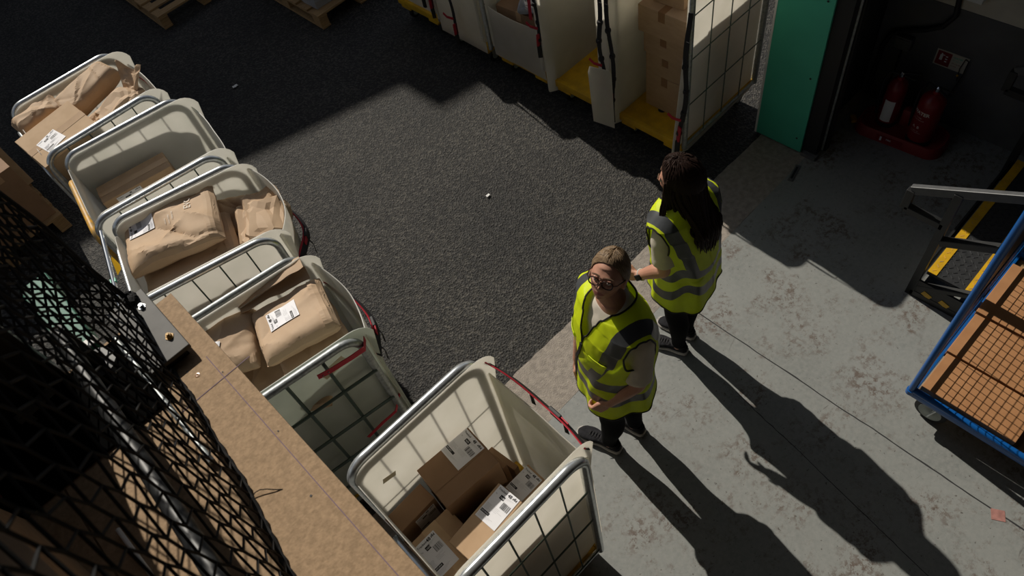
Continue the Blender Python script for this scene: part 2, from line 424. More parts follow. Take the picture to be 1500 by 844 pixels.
# ------------------------------------------------------------------ mezzanine edge
mb = MB()
mb.box((-.267, -.55, 2.285), (.466, 4.38, .03), 'chip'); mb.box((-1.75, -.55, 2.285), (2.49, 4.38, .03), 'chip')
mb.box((-.07, -.55, 2.19), (.05, 4.3, .15), 'grey_metal')
mz = struct('mezzanine_floor', mb)
b = MB(); b.box((-.10, 1.283, 2.3004), (.21, .0022, .0010), 'pencil'); b.build('board_joint', mz)
b = MB(); b.box((-.073, .8, 2.3004), (.0022, 1.15, .0008), 'pencil'); b.build('pencil_line', mz)
b = MB()
for x, y, r in ((-.131, 1.375, .003), (-.068, 1.30, .002), (-.062, 1.05, .0022), (-.1, .86, .003)): b.lathe([(r, 0), (r, .0008), (.0004, .0008)], 'ink', (x, y, 2.3001), 8)
b.lathe([(.007, 0), (.007, .0007), (.004, .001), (.0004, .0003)], 'tape', (-.118, 1.345, 2.3001), 12); b.build('screw_holes', mz)
pl = thing('steel_plate', 'grey bolted steel plate lying on the end of the chipboard edge', 'steel plate', (-.128, 1.55, 2.30), .0)
b = MB(); b.box((-.01, 0, .029), (.112, .275, .014), 'plate', bev=.002); b.box((-.012, -.02, .011), (.085, .22, .022), 'black_metal'); b.build('plate', pl)
b = MB(); b.lathe([(.011, .036), (.011, .038), (.0065, .038), (.0065, .047), (.001, .047)], 'chrome', (.018, .075, 0), 6); b.build('bolt', pl, loc=None)
b = MB(); b.lathe([(.012, .036), (.012, .038), (.0075, .038), (.0075, .046), (.0045, .046), (.0045, .05), (.001, .05)], 'yellow_paint', (.022, -.075, 0), 6); tag(b.build('bolt', pl), 'brass coloured bolt')
b = MB(); b.box((-.295, 1.835, 2.285), (.085, .37, .05), 'green_dark', bev=.004); gb = struct('trim_5', b)
b = MB(); b.box((-.295, 1.668, 2.286), (.09, .03, .056), 'white', bev=.004); b.build('end_cap', gb)
b = MB(); b.box((-.47, 1.48, 2.304), (.55, .29, .007), 'mat_black', bev=.002); tag(b.build('floor_mat'), 'black rubber mat on the dark end of the upper floor behind the net', 'mat')  # black sheet laid over the chipboard in place of shade
# guard rail behind the net
gr = thing('guard_rail', 'grey tubular guard rail standing behind the black net', 'guard rail', (-.24, .6, 2.3))
b = MB(); b.tube([(-.045, -1.6, .46), (-.045, -.2, .30), (-.045, .99, .155)], .02, 'black_metal', 12); b.build('middle_rail', gr, True)
b = MB(); b.tube([(.027, .50, .013), (.027, 1.02, .013)], .0075, 'steel_dull', 12); b.build('lower_rail', gr, True)
for y in (.99, -1.2):
    b = MB(); b.tube([(-.045, y, .0), (-.045, y, .50 if y < 0 else .17)], .02, 'black_metal', 12); b.lathe([(.05, 0), (.05, .008), (.02, .01)], 'black_metal', (-.045, y, 0), 12); b.build('post', gr, True)
b = MB(); b.box((-.815, 1.625, 2.75), (.92, .03, .90), 'black_metal', bev=.004)  # panel added to keep the deck behind the net in shade
tag(b.build('kick_panel'), 'black sheet metal kick panel at the end of the upper floor behind the net', 'panel')
# clutter on the upper floor behind the net
tc_ = thing('tool_case', 'grey case with a red side standing in the dark behind the net', 'case', (-.70, 1.50, 2.308), .05)
b = MB(); b.box((-.03, 0, .075), (.18, .16, .15), 'grey_metal', bev=.01); b.build('body', tc_)
b = MB(); b.box((.07, 0, .075), (.02, .16, .15), 'red_plastic', bev=.005); b.build('red_side', tc_)
b = MB(); b.tube([(-.08, 0, .15), (-.08, 0, .18), (.02, 0, .18), (.02, 0, .15)], .008, 'black', 8); b.build('handle', tc_)
rb = thing('metal_bracket', 'short silver metal bar lying across the dark floor behind the net', 'bracket', (-.45, 1.575, 2.308), .15)
b = MB(); b.box((0, 0, .03), (.10, .025, .012), 'steel'); b.build('bar', rb)
b = MB(); b.box((-.03, 0, .012), (.02, .02, .024), 'steel'); b.build('foot', rb)
b = MB(); b.tube([(-.452, 1.135, 2.306), (-.448, 1.05, 2.306), (-.444, .96, 2.306), (-.43, .80, 2.306)], .0055, 'white', 8)
tag(b.build('plastic_rod'), 'thin white plastic rod lying on the chipboard behind the net', 'rod')
b = MB(); b.box((-.75, 1.06, 2.39), (.42, .40, .18), 'kraft', R=Euler((0, 0, .2)).to_matrix(), bev=.004); tag(b.build('cardboard_box'), 'closed cardboard carton standing in shade behind the net', 'carton')

# black safety net
def net():
    root = thing('safety_net', 'black knotted safety net hanging along the chipboard edge', 'net', (-.15, 1.0, 2.3))
    def P(a, hgt):
        # a: distance from the far end towards the viewer, hgt: 0 floor .. 1 top
        y = 1.70-a; z = 2.3+1.36*hgt
        x = -.124-.100*max(0, min(1, a/.95))**1.15-.06*max(0, (a-.9))
        x += -.05*hgt+.012*math.sin(a*9+hgt*3)*hgt
        y -= .30*hgt*(1-hgt*.25)*max(0, 1-a/.9)
        x += .010*noise.noise((a*5, hgt*5, 0)); y += .012*noise.noise((a*5, hgt*5, 7))
        return Vector((x+.15, y-1.0, z-2.3))
    b = MB(); na, nh = 34, 15; amax = 1.95
    for i in range(-nh, na):
        for sgn in (1, -1):
            pts = []
            for j in range(nh*2+1):
                hgt = j/(nh*2); a = (i+(j/2 if sgn > 0 else nh-j/2))/na*amax
                a += (.011 if j % 2 else -.011)
                if 0 <= a <= amax: pts.append(P(a, hgt))
            if len(pts) > 1: b.tube(pts, .0026, 'net', 5)
    for i in range(-20, 46):
        for sgn in (1, -1):
            pts = []
            for j in range(41):
                hh = j/40; xx = (i+(j/2 if sgn > 0 else 20-j/2))*.030
                if 0 <= xx <= 1.15: pts.append(P(0, hh*.8)+Vector((-xx, .012*math.sin(xx*14+hh*3)-.05*xx, -.02*math.sin(xx*9)*hh)))
            if len(pts) > 1: b.tube(pts, .0030, 'net', 4)
    tag(b.build('netting', root), kind='stuff')
    b = MB(); pts = [P(amax*i/60, 0) for i in range(61)]
    b.tube([p+Vector((.004*math.sin(i*2.2), 0, .006+.004*math.cos(i*2.2))) for i, p in enumerate(pts)], .0055, 'net', 6)
    b.tube([p+Vector((-.004*math.sin(i*2.2), 0, .006-.004*math.cos(i*2.2))) for i, p in enumerate(pts)], .0045, 'net', 6)
    b.tube([P(0, i/30) for i in range(31)], .005, 'net', 6)
    b.build('border_rope', root)
    b = MB(); c = P(.02, .02)
    for k in range(9):
        a0 = k*.7; b.tube([c+Vector((.014*math.cos(a0+t*.8)+.008*math.sin(k), .022*math.sin(a0+t*.8), .010*math.sin(t+k)+.012)) for t in range(8)], .0042, 'net', 6)
    b.build('tie_knot', root)
    b = MB(); b.tube([P(.74, 0)+Vector((.012*i, -.006*i+.008*math.sin(i*.9), .004+.006*math.sin(i*.8))) for i in range(6)], .0013, 'net', 5); b.build('loose_end', root)
net()

# ------------------------------------------------------------------ shipping label, cartons, mailers
def label_geo(b, T, w, h, seed=1):
    """white shipping label in the xy plane of T (x reading direction), slightly raised"""
    rnd = random.Random(seed); z = .0010
    b.T = T; b.box((0, 0, .0003), (w, h, .0006), 'label')
    def rect(x0, y0, x1, y1, m): b.add([(x0*w, y0*h, z), (x1*w, y0*h, z), (x1*w, y1*h, z), (x0*w, y1*h, z)], [(0, 1, 2, 3)], m)
    S = .0012
    b.text('Tracked', h*.085, Matrix.Translation((-.45*w, .385*h, S)), 'ink', .01)
    b.text('48', h*.125, Matrix.Translation((.02*w, .37*h, S)), 'ink', .03)
    for k in range(5): rect(.255+k*.04, .385+.012*(k % 2), .285+k*.04, .43+.02*(k % 3), 'ink')
    for k in range(3): rect(-.1, .33-k*.022, .38-.1*k, .339-k*.022, 'ink_pale')
    rect(-.20, .205, .02, .315, 'ink'); b.text('NDB', h*.06, Matrix.Translation((-.165*w, .235*h, S+.0004)), 'label', .01)
    b.text('By', h*.05, Matrix.Translation((-.42*w, .25*h, S)), 'ink_grey')
    x = .06
    while x < .42:
        ww = rnd.choice((.008, .012, .02)); rect(x, .02, x+ww, .2, 'ink' if rnd.random() < .3 else 'ink_grey'); x += ww+rnd.choice((.006, .010, .016))
    for k in range(6): rect(-.44, -.06-k*.03, -.44+rnd.uniform(.14, .3), -.048-k*.03, 'ink_pale')
    for k in range(4): rect(-.1, -.05-k*.035, -.1+rnd.uniform(.2, .5), -.04-k*.035, 'ink_pale')
    rect(-.47, -.325, -.06, -.245, 'ink'); b.text('RETURNS', h*.05, Matrix.Translation((-.445*w, -.303*h, S+.0004)), 'label', .005)
    for k in range(4): rect(-.45, -.37-k*.026, .2-.1*k, -.36-k*.026, 'ink_pale')
    b.T = Matrix.Identity(4)
FACE = {'top': lambda L, W, H: Matrix.Translation((0, 0, H)),
        'front': lambda L, W, H: Matrix.Translation((0, -W/2, H/2)) @ Matrix.Rotation(PI/2, 4, 'X'),
        'back': lambda L, W, H: Matrix.Translation((0, W/2, H/2)) @ Matrix.Rotation(PI, 4, 'Z') @ Matrix.Rotation(PI/2, 4, 'X'),
        'right': lambda L, W, H: Matrix.Translation((L/2, 0, H/2)) @ Matrix.Rotation(PI/2, 4, 'Z') @ Matrix.Rotation(PI/2, 4, 'X'),
        'left': lambda L, W, H: Matrix.Translation((-L/2, 0, H/2)) @ Matrix.Rotation(-PI/2, 4, 'Z') @ Matrix.Rotation(PI/2, 4, 'X')}
_seed = [0]
def carton(label, loc, dims, rz=0, m='kraft', tape='x', labels=(), group=None, tilt=(0, 0), tapem='tape_clear', tw=.048, prints=()):
    L, W, H = dims; _seed[0] += 1
    root = thing('cardboard_box', label, 'carton', loc, (tilt[0], tilt[1], rz), group)
    b = MB(); b.box((0, 0, H/2), dims, m, bev=.0025)
    if tape == 'x': b.box((0, 0, H+.0002), (L-.004, .0016, .0008), 'tape')
    if tape == 'y': b.box((0, 0, H+.0002), (.0016, W-.004, .0008), 'tape')
    b.build('body', root)
    if tape:
        b = MB(); t = .0009
        if tape == 'x':
            b.box((0, 0, H+t/2+.0004), (L+.002, tw, t), tapem)
            for s in (-1, 1): b.box((s*(L/2+.0006), 0, H-.035), (.0012, tw, .07), tapem)
        else:
            b.box((0, 0, H+t/2+.0004), (tw, W+.002, t), tapem)
            for s in (-1, 1): b.box((0, s*(W/2+.0006), H-.035), (tw, .0012, .07), tapem)
        b.build('packing_tape', root)
    for (face, x, y, w, h, rot) in labels:
        b = MB(); T = FACE[face](L, W, H) @ Matrix.Translation((x, y, .0016)) @ Matrix.Rotation(rot, 4, 'Z')
        label_geo(b, T, w, h, _seed[0]); tag(b.build('shipping_label', root), 'white printed shipping label')
    for (face, x, y, s, rot, txt, mm) in prints:
        b = MB(); T = FACE[face](L, W, H) @ Matrix.Translation((x, y, .0012)) @ Matrix.Rotation(rot, 4, 'Z')
        b.text(txt, s, T, mm, .01, True); b.build('printed_mark', root)
    return root
def crease(x, y, s):
    v = noise.voronoi((x, y, s*3.7))[0]; return (v[1]-v[0])
def mailer(label, loc, dims, rot=(0, 0, 0), seed=1, bulge=1.0, crumple=.012, lab=None, text=None, flap=True, group=None, bend=0.0, m='paper', lip=0.0):
    """padded kraft mailer: L x W, T thick in the middle, sealed flat edges, creased faces"""
    L, W, T = dims; root = thing('paper_mailer', label, 'parcel', loc, rot, group)
    nx, ny = 40, 34; rnd = random.Random(seed); lines = []
    for k in range(13):
        a_ = rnd.uniform(0, PI); lines.append((rnd.uniform(0, L), rnd.uniform(0, W), math.cos(a_), math.sin(a_), rnd.choice((-1, 1))*crumple*rnd.uniform(.5, 1.2), rnd.uniform(.012, .045), rnd.uniform(.06, .18)))
    def height(u, v, top):
        x, y = u*2-1, v*2-1
        e = max(0, 1-abs(x)**9)**.55*max(0, 1-abs(y)**7)**.6
        h = T*(.5 if top else .5)*e*bulge
        px_, py_ = u*L, v*W
        if top:
            for (cx0, cy0, ca, sa, am, wd, ln) in lines:
                dx, dy = px_-cx0, py_-cy0; dd = abs(-sa*dx+ca*dy); al = ca*dx+sa*dy
                h += am*math.exp(-dd/wd)*math.exp(-(al/ln)**2)
            h += lip*math.exp(-(py_/.11)**2)*max(0, 1-x*x)**.7
        h += crumple*.8*noise.noise((px_*5, py_*5, seed*2.3))*(.3+e)
        return h
    def pos(u, v, top):
        hh = height(u, v, top); z = T/2+(hh if top else -min(hh, T/2-.001))
        if not top: z = max(z, .0)
        if top: z = max(z, T/2-abs(min(height(u, v, False), T/2-.001))+.0015)
        x = (u-.5)*L+.006*noise.noise((u*5, v*5, seed)); y = (v-.5)*W+.006*noise.noise((u*5, v*5, seed+3))
        z += bend*((u-.5)*2)**2
        return Vector((x, y, z))
    J = {}
    for j in range(ny+1):
        for i in range(nx+1):
            du = rnd.uniform(-.3, .3)/nx if 0 < i < nx else 0; dv = rnd.uniform(-.3, .3)/ny if 0 < j < ny else 0
            J[i, j] = (i/nx+du, j/ny+dv)
    vs = []; fs = []; Wd = nx+1; K = Wd*(ny+1)
    for top in (True, False):
        for j in range(ny+1):
            for i in range(nx+1): vs.append(pos(*J[i, j], top))
    for j in range(ny):
        for i in range(nx):
            a = j*Wd+i
            if (i+j+rnd.randint(0, 1)) % 2: fs += [(a, a+1, a+Wd+1), (a, a+Wd+1, a+Wd)]
            else: fs += [(a, a+1, a+Wd), (a+1, a+Wd+1, a+Wd)]
            fs.append((K+a, K+a+Wd, K+a+Wd+1, K+a+1))
    for i in range(nx): a = i; fs.append((a, K+a, K+a+1, a+1)); a = ny*Wd+i; fs.append((a, a+1, K+a+1, K+a))
    for j in range(ny): a = j*Wd; fs.append((a, a+Wd, K+a+Wd, K+a)); a = j*Wd+nx; fs.append((a, K+a, K+a+Wd, a+Wd))
    b = MB(); b.add(vs, fs, m); b.build('bag', root, smooth=16)
    def surf(x, y):
        u, v = x/L+.5, y/W+.5; p = pos(u, v, True); return p
    if flap:
        def fl(u, v):
            x = L*.5-.001-.055*v; p = surf(max(-L/2, x-.0), (u-.5)*W*.985); return (p.x, p.y, p.z+.003+.002*math.sin(u*9)), (0, 0, 1)
        b = MB(); b.sheet(fl, 24, 3, .0016, m); b.build('sealed_flap', root)
    if lab:
        x, y, w, h, r = lab; b = MB(); label_geo(b, Matrix.Rotation(r, 4, 'Z'), w, h, seed)
        out = []
        for p in b.v:
            q = surf(x+p.x, y+p.y); a1 = surf(x+p.x+.012, y+p.y); a2 = surf(x+p.x-.012, y+p.y); a3 = surf(x+p.x, y+p.y+.012); a4 = surf(x+p.x, y+p.y-.012)
            out.append(Vector((x+p.x, y+p.y, (q.z*2+a1.z+a2.z+a3.z+a4.z)/6+.0045+p.z)))
        # finer base so that the label follows the paper
        def lf(u, v):
            p = Matrix.Rotation(r, 4, 'Z') @ Vector(((u-.5)*w, (v-.5)*h, 0)); px_, py_ = x+p.x, y+p.y
            q = surf(px_, py_); a1 = surf(px_+.012, py_); a2 = surf(px_-.012, py_); a3 = surf(px_, py_+.012); a4 = surf(px_, py_-.012)
            return (px_, py_, (q.z*2+a1.z+a2.z+a3.z+a4.z)/6+.0042), (0, 0, 1)
        nb = MB(); nb.sheet(lf, 10, 12, .0006, 'label')
        b.v = out; b.f = b.f[6:]; b.m = b.m[6:]
        base = len(nb.v); nb.v += b.v; nb.f += [[base+k for k in f] for f in b.f]; nb.m += [nb.mi(b.mats[i]) for i in b.m]
        tag(nb.build('shipping_label', root), 'white printed shipping label')
    if text:
        b = MB()
        for (t, x, y, s, r) in text:
            k = len(b.v); b.text(t, s, Matrix.Translation((x, y, 0)) @ Matrix.Rotation(r, 4, 'Z'), 'print_white', .01)
            for i in range(k, len(b.v)):
                p = b.v[i]; q = surf(p.x, p.y); b.v[i] = Vector((p.x, p.y, q.z+.004))
        b.build('printed_mark', root)
    return root
def crumpled_bag(label, loc, dims, rot=(0, 0, 0), seed=1, amp=.16, tail=None, m='paper', cat='parcel', name='paper_bag'):
    """scrunched kraft bag: box-like lump with sharp facets and optional twisted open end"""
    root = thing(name, label, cat, loc, rot)
    bm = bmesh.new(); bmesh.ops.create_icosphere(bm, subdivisions=4, radius=1); rj = random.Random(seed)
    L, W, H = dims
    for v in bm.verts:
        p = v.co.normalized(); q = Vector([math.copysign(abs(c)**.62, c) for c in p])
        vor = noise.voronoi((p.x*1.5+seed, p.y*1.5, p.z*1.5))[0]; c = min(vor[1]-vor[0], .55)
        v2 = noise.voronoi((p.x*3.4+seed, p.y*3.4+5, p.z*3.4))[0]; c2 = min(v2[1]-v2[0], .5)
        r = 1+amp*(c-.3)*1.6+amp*.5*(c2-.22)+amp*.5*noise.noise((p.x*2, p.y*2+seed, p.z*2))
        r += rj.uniform(-.018, .018); v.co = Vector((q.x*L/2*r, q.y*W/2*r, q.z*H/2*r))
    zmin = min(v.co.z for v in bm.verts)
    for v in bm.verts: v.co.z -= zmin
    bm.verts.index_update()
    b = MB(); b.add([v.co.copy() for v in bm.verts], [[v.index for v in f.verts] for f in bm.faces], m); bm.free(); b.build('bag', root, smooth=9)
    if tail:
        x, y, z, l, wd, az, up = tail; d = Vector((math.cos(az), math.sin(az), up)).normalized(); side = d.cross(Vector((0, 0, 1))).normalized()
        def f(u, v):
            o = Vector((x, y, z))+d*l*v+side*(u-.5)*wd*(.55+.45*v)+Vector((0, 0, 1))*(.03*math.sin(u*7+seed)*v+.02*noise.noise((u*4, v*4, seed)))
            return o, d.cross(side)
        b = MB(); b.sheet(f, 16, 10, .0022, m); b.build('open_end', root)
    return root
# ------------------------------------------------------------------ roll cages
def cage(label, cx, cy, rot, w=.69, d=.58, H=1.42, nv=4, zs=(.60, 1.00), wr=.0038, flap=None, sheet='plastic', group=None, ext=.03, near_taper=0, near_sheet=None, back_h=1.30,
         tube_r=.018, tubem='steel', strap=None, dangles=(), loops=True, yellow_back=False, tape=(), rear_tube=False, drain=True, low=.10):
    root = thing('roll_cage', label, 'roll cage', (cx, cy, 0), rot, group)
    # yellow base with notched lip
    b = MB(); b.box((0, 0, .19), (w-.01, d-.02, .05), 'yellow', bev=.008)
    b.box((0, -d*.32, .165), (w-.02, d*.22, .06), 'yellow', bev=.006); b.box((0, d*.32, .165), (w-.02, d*.22, .06), 'yellow', bev=.006)
    b.box((w/2-.02, 0, .218), (.03, d-.04, .012), 'yellow', bev=.003)
    if drain: b.lathe([(.031, .2151), (.031, .2156), (.001, .2156)], 'black', (w*.24, -d*.08, 0), 20)
    b.build('base', root)
    for sx in (-1, 1):
        for sy in (-1, 1):
            c = MB(); X, Y = sx*(w/2-.09), sy*(d/2-.085)
            c.box((X, Y, .132), (.07, .07, .008), 'steel_dull')
            for k in (-1, 1): c.bar((X, Y+k*.021, .13), (X-.012, Y+k*.021, .055), .05, .004, 'steel_dull', up=(0, 1, 0))
            co = c.build('caster', root)
            c = MB(); c.lathe([(.012, -.017), (.05, -.017), (.058, -.010), (.058, .010), (.05, .017), (.012, .017)], 'black', (X-.012, Y, .058), 20, 'y')
            c.lathe([(.006, -.0185), (.030, -.0185), (.030, -.017)], 'hub', (X-.012, Y, .058), 14, 'y'); c.lathe([(.030, .017), (.030, .0185), (.006, .0185)], 'hub', (X-.012, Y, .058), 14, 'y')
            c.build('wheel', co, 30)
    R = .085
    for sy in (-1, 1):
        Y = sy*d/2; x0, x1 = -w/2+tube_r, w/2-tube_r; z1 = H-tube_r; z0 = .20
        P = [(x0, z0)]+[(x0, z) for z in (.5, .9)]+arc(x0+R, z1-R, R, PI, PI/2, 9)+arc(x1-R, z1-R, R, PI/2, 0, 9)+[(x1, z) for z in (.9, .5)]+[(x1, z0)]
        b = MB(); b.tube([(x, Y, z) for x, z in P], tube_r, tubem, 12)
        b.tube([(x0, Y, .215), (x1, Y, .215)], .012, tubem, 8); f = b.build('side_frame', root, 60)
        b = MB(); yo = Y+sy*.004
        for k in range(1, nv+1):
            x = lerp(x0, x1, k/(nv+1)); b.tube([(x, yo, .215), (x, yo, H-.02)], wr, 'wire', 6)
        for z in zs: b.tube([(x0, yo+sy*wr*1.6, z), (x1, yo+sy*wr*1.6, z)], wr, 'wire', 6)
        b.build('wire_grid', f)
        # plastic liner
        Yp = sy*(d/2-.028); xa, xb = -w/2+.018, w/2+ext; zt = H-.012; zb = low if ext > .05 else .205; r = .085
        out = [(xa, zb+.03), (xa, zt-r)]+arc(xa+r, zt-r, r, PI, PI/2, 6)+[(xb-.16, zt)]+arc(xb-.05-ext*.6-(near_taper if sy > 0 else 0), zt-.10, .10, PI/2, .25, 5)+[(xb-(near_taper if sy > 0 else 0), zt-.26), (xb, zb+.12)]+arc(xb-.03, zb+.10, .03, 0, -PI/3, 3)+[(w/2-.10, zb)]
        b = MB(); seg = []
        # subdivide the outline into a grid so that the sheet can bow gently
        b.panel(out, .0035, near_sheet if (near_sheet and sy < 0) else sheet, Matrix.Translation((0, Yp, 0))); pn = b.build('side_panel', root)
        for (s_, tx, tz, tw_, th_, ta, tm) in tape:
            if s_ == sy:
                b = MB(); b.box((tx, Yp-.0025, tz), (tw_, .001, th_), tm, R=Euler((0, ta, 0)).to_matrix()); b.build('tape_patch', pn)
    # back: liner and hoop
    xb = -w/2+.022; r = .08; ya, yb = -d/2+.035, d/2-.035; zt = H-.03
    out = [(ya, .21), (ya, zt-r)]+arc(ya+r, zt-r, r, PI, PI/2, 6)+arc(yb-r, zt-r, r, PI/2, 0, 6)+[(yb, .21)]
    b = MB(); b.panel(out, .0035, sheet, Matrix.Translation((xb, 0, 0)) @ Matrix.Rotation(PI/2, 4, 'Z')); b.build('back_panel', root)
    b = MB(); xk = -w/2-.012
    P = [(ya, .2), (ya, .6)]+arc(ya+.06, back_h-.06, .06, PI, PI/2, 6)+arc(yb-.06, back_h-.06, .06, PI/2, 0, 6)+[(yb, .6), (yb, .2)]
    b.tube([(xk, y, z) for y, z in P], .018 if yellow_back else .012, 'yellow_paint' if yellow_back else tubem, 10); b.build('back_frame', root, 60)
    if flap:
        za, zb, bulge, over = flap
        def ff(u, v):
            y = (u-.5)*(d-.03); z = lerp(za, zb, v); k = math.sin(PI*u)**.8
            x = w/2+.012+bulge*k*(v**1.4)+.006*noise.noise((u*3, v*3, cx*5+cy))
            return (x, y, z-.015*k*v*over), (1, 0, 0)
        b = MB(); b.sheet(ff, 22, 10, .004, sheet); b.build('front_flap', root, True)
    if strap:
        z, out_, seg = strap
        b = MB(); n = 24; pts = []
        for i in range(n+1):
            t = i/n; y = lerp(d/2-.02, -d/2+.02, t); pts.append(Vector((w/2+.02+out_*math.sin(PI*t), y, z-.03*math.sin(PI*t)+.012*math.sin(t*9))))
        b.ribbon([p+Vector((.003, 0, .004)) for p in pts], (-.5, 0, .85), .040, .003, 'strap_black')
        b.ribbon([p+Vector((-.006, 0, .024)) for p in pts], (-.5, 0, .85), .009, .004, 'strap_red'); s_ = b.build('strap', root)
        b = MB(); i = int(n*.62); p = pts[i]; q = pts[i+3]
        b.bar(p+Vector((.004, 0, .004)), q+Vector((.004, 0, .004)), .016, .042, 'black', bev=.004)
        b.bar(pts[i+3]+Vector((.006, 0, .004)), pts[i+5]+Vector((.006, 0, .004)), .006, .034, 'strap_red', bev=.002); b.build('buckle', s_)
        b = MB()
        for i in (8, 16, 21):
            b = MB(); b.ribbon([pts[i], pts[i]+Vector((.012, -.02, -.05)), pts[i]+Vector((.004, -.035, -.10))], (0, 1, .3), .022, .002, 'strap_black'); b.build('strap_tail', s_)
    for (x, y, zt_, zb_, wob, kind, *sl) in dangles:
        sl = sl[0] if sl else 0
        b = MB(); n = 18; pts = []
        for i in range(n+1):
            t = i/n; pts.append(Vector((w/2+x-sl*(1-t)+.012*math.sin(t*5+wob), y+wob*.03*math.sin(t*PI)+.010*math.sin(t*11+wob*3), lerp(zt_, zb_, t))))
        mm = 'strap_red' if kind == 'r' else 'strap_black'
        b.ribbon(pts, (0, 1, 0), .030, .005, mm)
        if kind == 'k':
            b.ribbon([p+Vector((.006, .012, 0)) for p in pts[3:14]], (0, 1, .2), .022, .004, 'strap_black')
            for i in (6, 9, 12, 15): b.lathe([(.018, -.012), (.02, 0), (.018, .012)], 'strap_black', pts[i], 8)
        so_ = b.build('strap', root)
        if kind != 'r':
            b = MB(); b.bar(pts[-5]+Vector((.006, 0, 0)), pts[-3]+Vector((.006, 0, 0)), .036, .014, 'strap_red', bev=.003); b.bar(pts[-3]+Vector((.008, 0, 0)), pts[-1]+Vector((.008, .0, 0)), .03, .016, 'black', bev=.004)
            b.ribbon([pts[-6]+Vector((.01, 0, 0)), pts[-6]+Vector((.03, -.05, .01)), pts[-6]+Vector((.03, -.09, .03))], (0, 0, 1), .022, .003, 'strap_red'); b.build('buckle', so_)
    if rear_tube:
        b = MB(); b.tube(rear_tube, .011, 'chrome', 10); b.box(Vector(rear_tube[0]).lerp(Vector(rear_tube[1]), .55), (.026, .026, .014), 'green'); b.build('rear_shelf_tube', root, 60)
    return root
GL = 'roll cages lined up under the upper floor'; GR = 'roll cages in a row along the right of the yard'
c1 = cage('farthest loaded roll cage with a pale labelled carton and crumpled kraft bags', .268, 4.32, math.radians(-3), .70, .60, flap=(.22, 1.30, .03, 1), group=GL, sheet='plastic_grey', strap=(1.2, .03, 0))
c2 = cage('nearly empty roll cage with one carton at the back and a yellow rear tube', .275, 3.585, math.radians(-9.5), .72, .60, flap=(.22, 1.33, .03, 1), group=GL, sheet='plastic_grey', yellow_back=True)
c3 = cage('roll cage heaped with big kraft mailers between the two kraft filled cages', .19, 2.893, math.radians(-15), .70, .585, flap=(.22, 1.36, .09, 1.5), group=GL, sheet='plastic_grey', strap=(1.12, .10, 0), tape=((1, .10, 1.31, .09, .045, .2, 'tape_clear'),),
          rear_tube=[(-.385, .30, 1.38), (-.43, -.26, 1.30)])
c4 = cage('roll cage of kraft mailers with dark mesh squares over greenish panel', .075, 2.105, math.radians(-9), .70, .56, nv=3, zs=(.42, .64, .88, 1.14), wr=.0078, tubem='steel_dull', flap=(.22, 1.34, .06, 1.5), group=GL, sheet='plastic_grey', near_sheet='plastic_green', strap=(1.16, .075, 0), tape=((-1, .19, 1.27, .12, .055, -.25, 'masking'),))
b = MB()
yq = -.312
b.ribbon([(.12, yq-.002, 1.36), (.17, yq-.006, 1.355), (.27, yq-.004, 1.345), (.335, yq, 1.34), (.36, yq+.05, 1.33)], (0, 0, 1), .03, .003, 'strap_red'); so_ = b.build('cross_strap', c4); b = MB()
b.ribbon([(.365, yq+.06, .80), (.30, yq-.004, .79), (.22, yq-.005, .775), (.13, yq-.003, .74)], (0, 0, 1), .02, .003, 'strap_red'); b.build('cross_strap', c4); b = MB()
pass
for x in (.14, .165): b.lathe([(.004, -.003), (.004, .001), (.001, .001)], 'chrome', (x, yq-.006, 1.356), 8, 'y')
b.build('rivet', so_)
c5 = cage('nearest roll cage full of labelled cartons beside the women', .283, 1.05, math.radians(-1), .66, .58, zs=(.25, .725, 1.07), flap=(.22, 1.27, .012, 1), group=GL, strap=(1.33, .035, 0), wr=.0042, tape=((1, -.205, 1.20, .06, .03, .3, 'masking'),), tube_r=.020, back_h=.80)

b = MB(); b.add([(-.385, -.02, 1.02), (-.40, -.20, 1.0), (-.46, -.16, .93), (-.45, -.04, .95), (-.387, -.02, 1.018), (-.402, -.20, .998), (-.462, -.16, .928), (-.452, -.04, .948)], [(0, 1, 2, 3), (7, 6, 5, 4), (0, 4, 5, 1), (1, 5, 6, 2), (2, 6, 7, 3), (3, 7, 4, 0)], 'yellow'); b.build('yellow_tag', c2)
b = MB(); b.box((.275, .235, .295), (.085, .06, .16), 'yellow', bev=.01); b.build('corner_block', c5)
r1 = cage('yard roll cage next to the green jamb, holding a tall stack of cartons', 3.345, 2.345, PI, .83, .58, nv=3, group=GR, ext=.08, near_taper=.095, zs=(.57, .92, 1.22), sheet='plastic', tubem='steel_dull', dangles=((.062, .285, 1.25, .20, .6, 'k', .07),))
r2 = cage('empty open yard roll cage with bare yellow base', 3.315, 2.965, PI, .77, .58, nv=3, group=GR, ext=.07, sheet='plastic', dangles=((.07, .36, 1.35, .20, .6, 'k'), (.085, .325, 1.3, .45, -.5, 'k')), low=.08)
b = MB(); b.panel([(-.085, .19), (-.10, .62), (-.085, .67), (.06, .68), (.08, .66), (.085, .19)], .004, 'plastic', TR((.50, .32, 0), 1.75)); b.build('folded_flap', r2)
r3 = cage('yard roll cage with low white gate and a kraft parcel showing inside', 3.315, 3.575, PI, .77, .58, nv=3, group=GR, ext=.035, flap=(.20, .64, .01, 1), sheet='plastic', dangles=((.06, .30, 1.35, .45, .4, 'k'),))
r4 = cage('yard roll cage with white gate and one black strap hanging down', 3.305, 4.22, PI, .77, .58, nv=3, group=GR, ext=.035, flap=(.17, .80, .05, 1), sheet='plastic', dangles=((.09, .02, 1.1, .19, .5, 's'), (.05, -.29, 1.1, .3, .5, 's')))
r5 = cage('farthest yard roll cage, only its yellow base corner showing', 3.325, 4.86, PI, .77, .58, nv=3, group=GR, ext=.035, flap=(.28, .75, .02, 1), sheet='plastic', dangles=((.06, .24, 1.1, .35, .3, 'k'),))

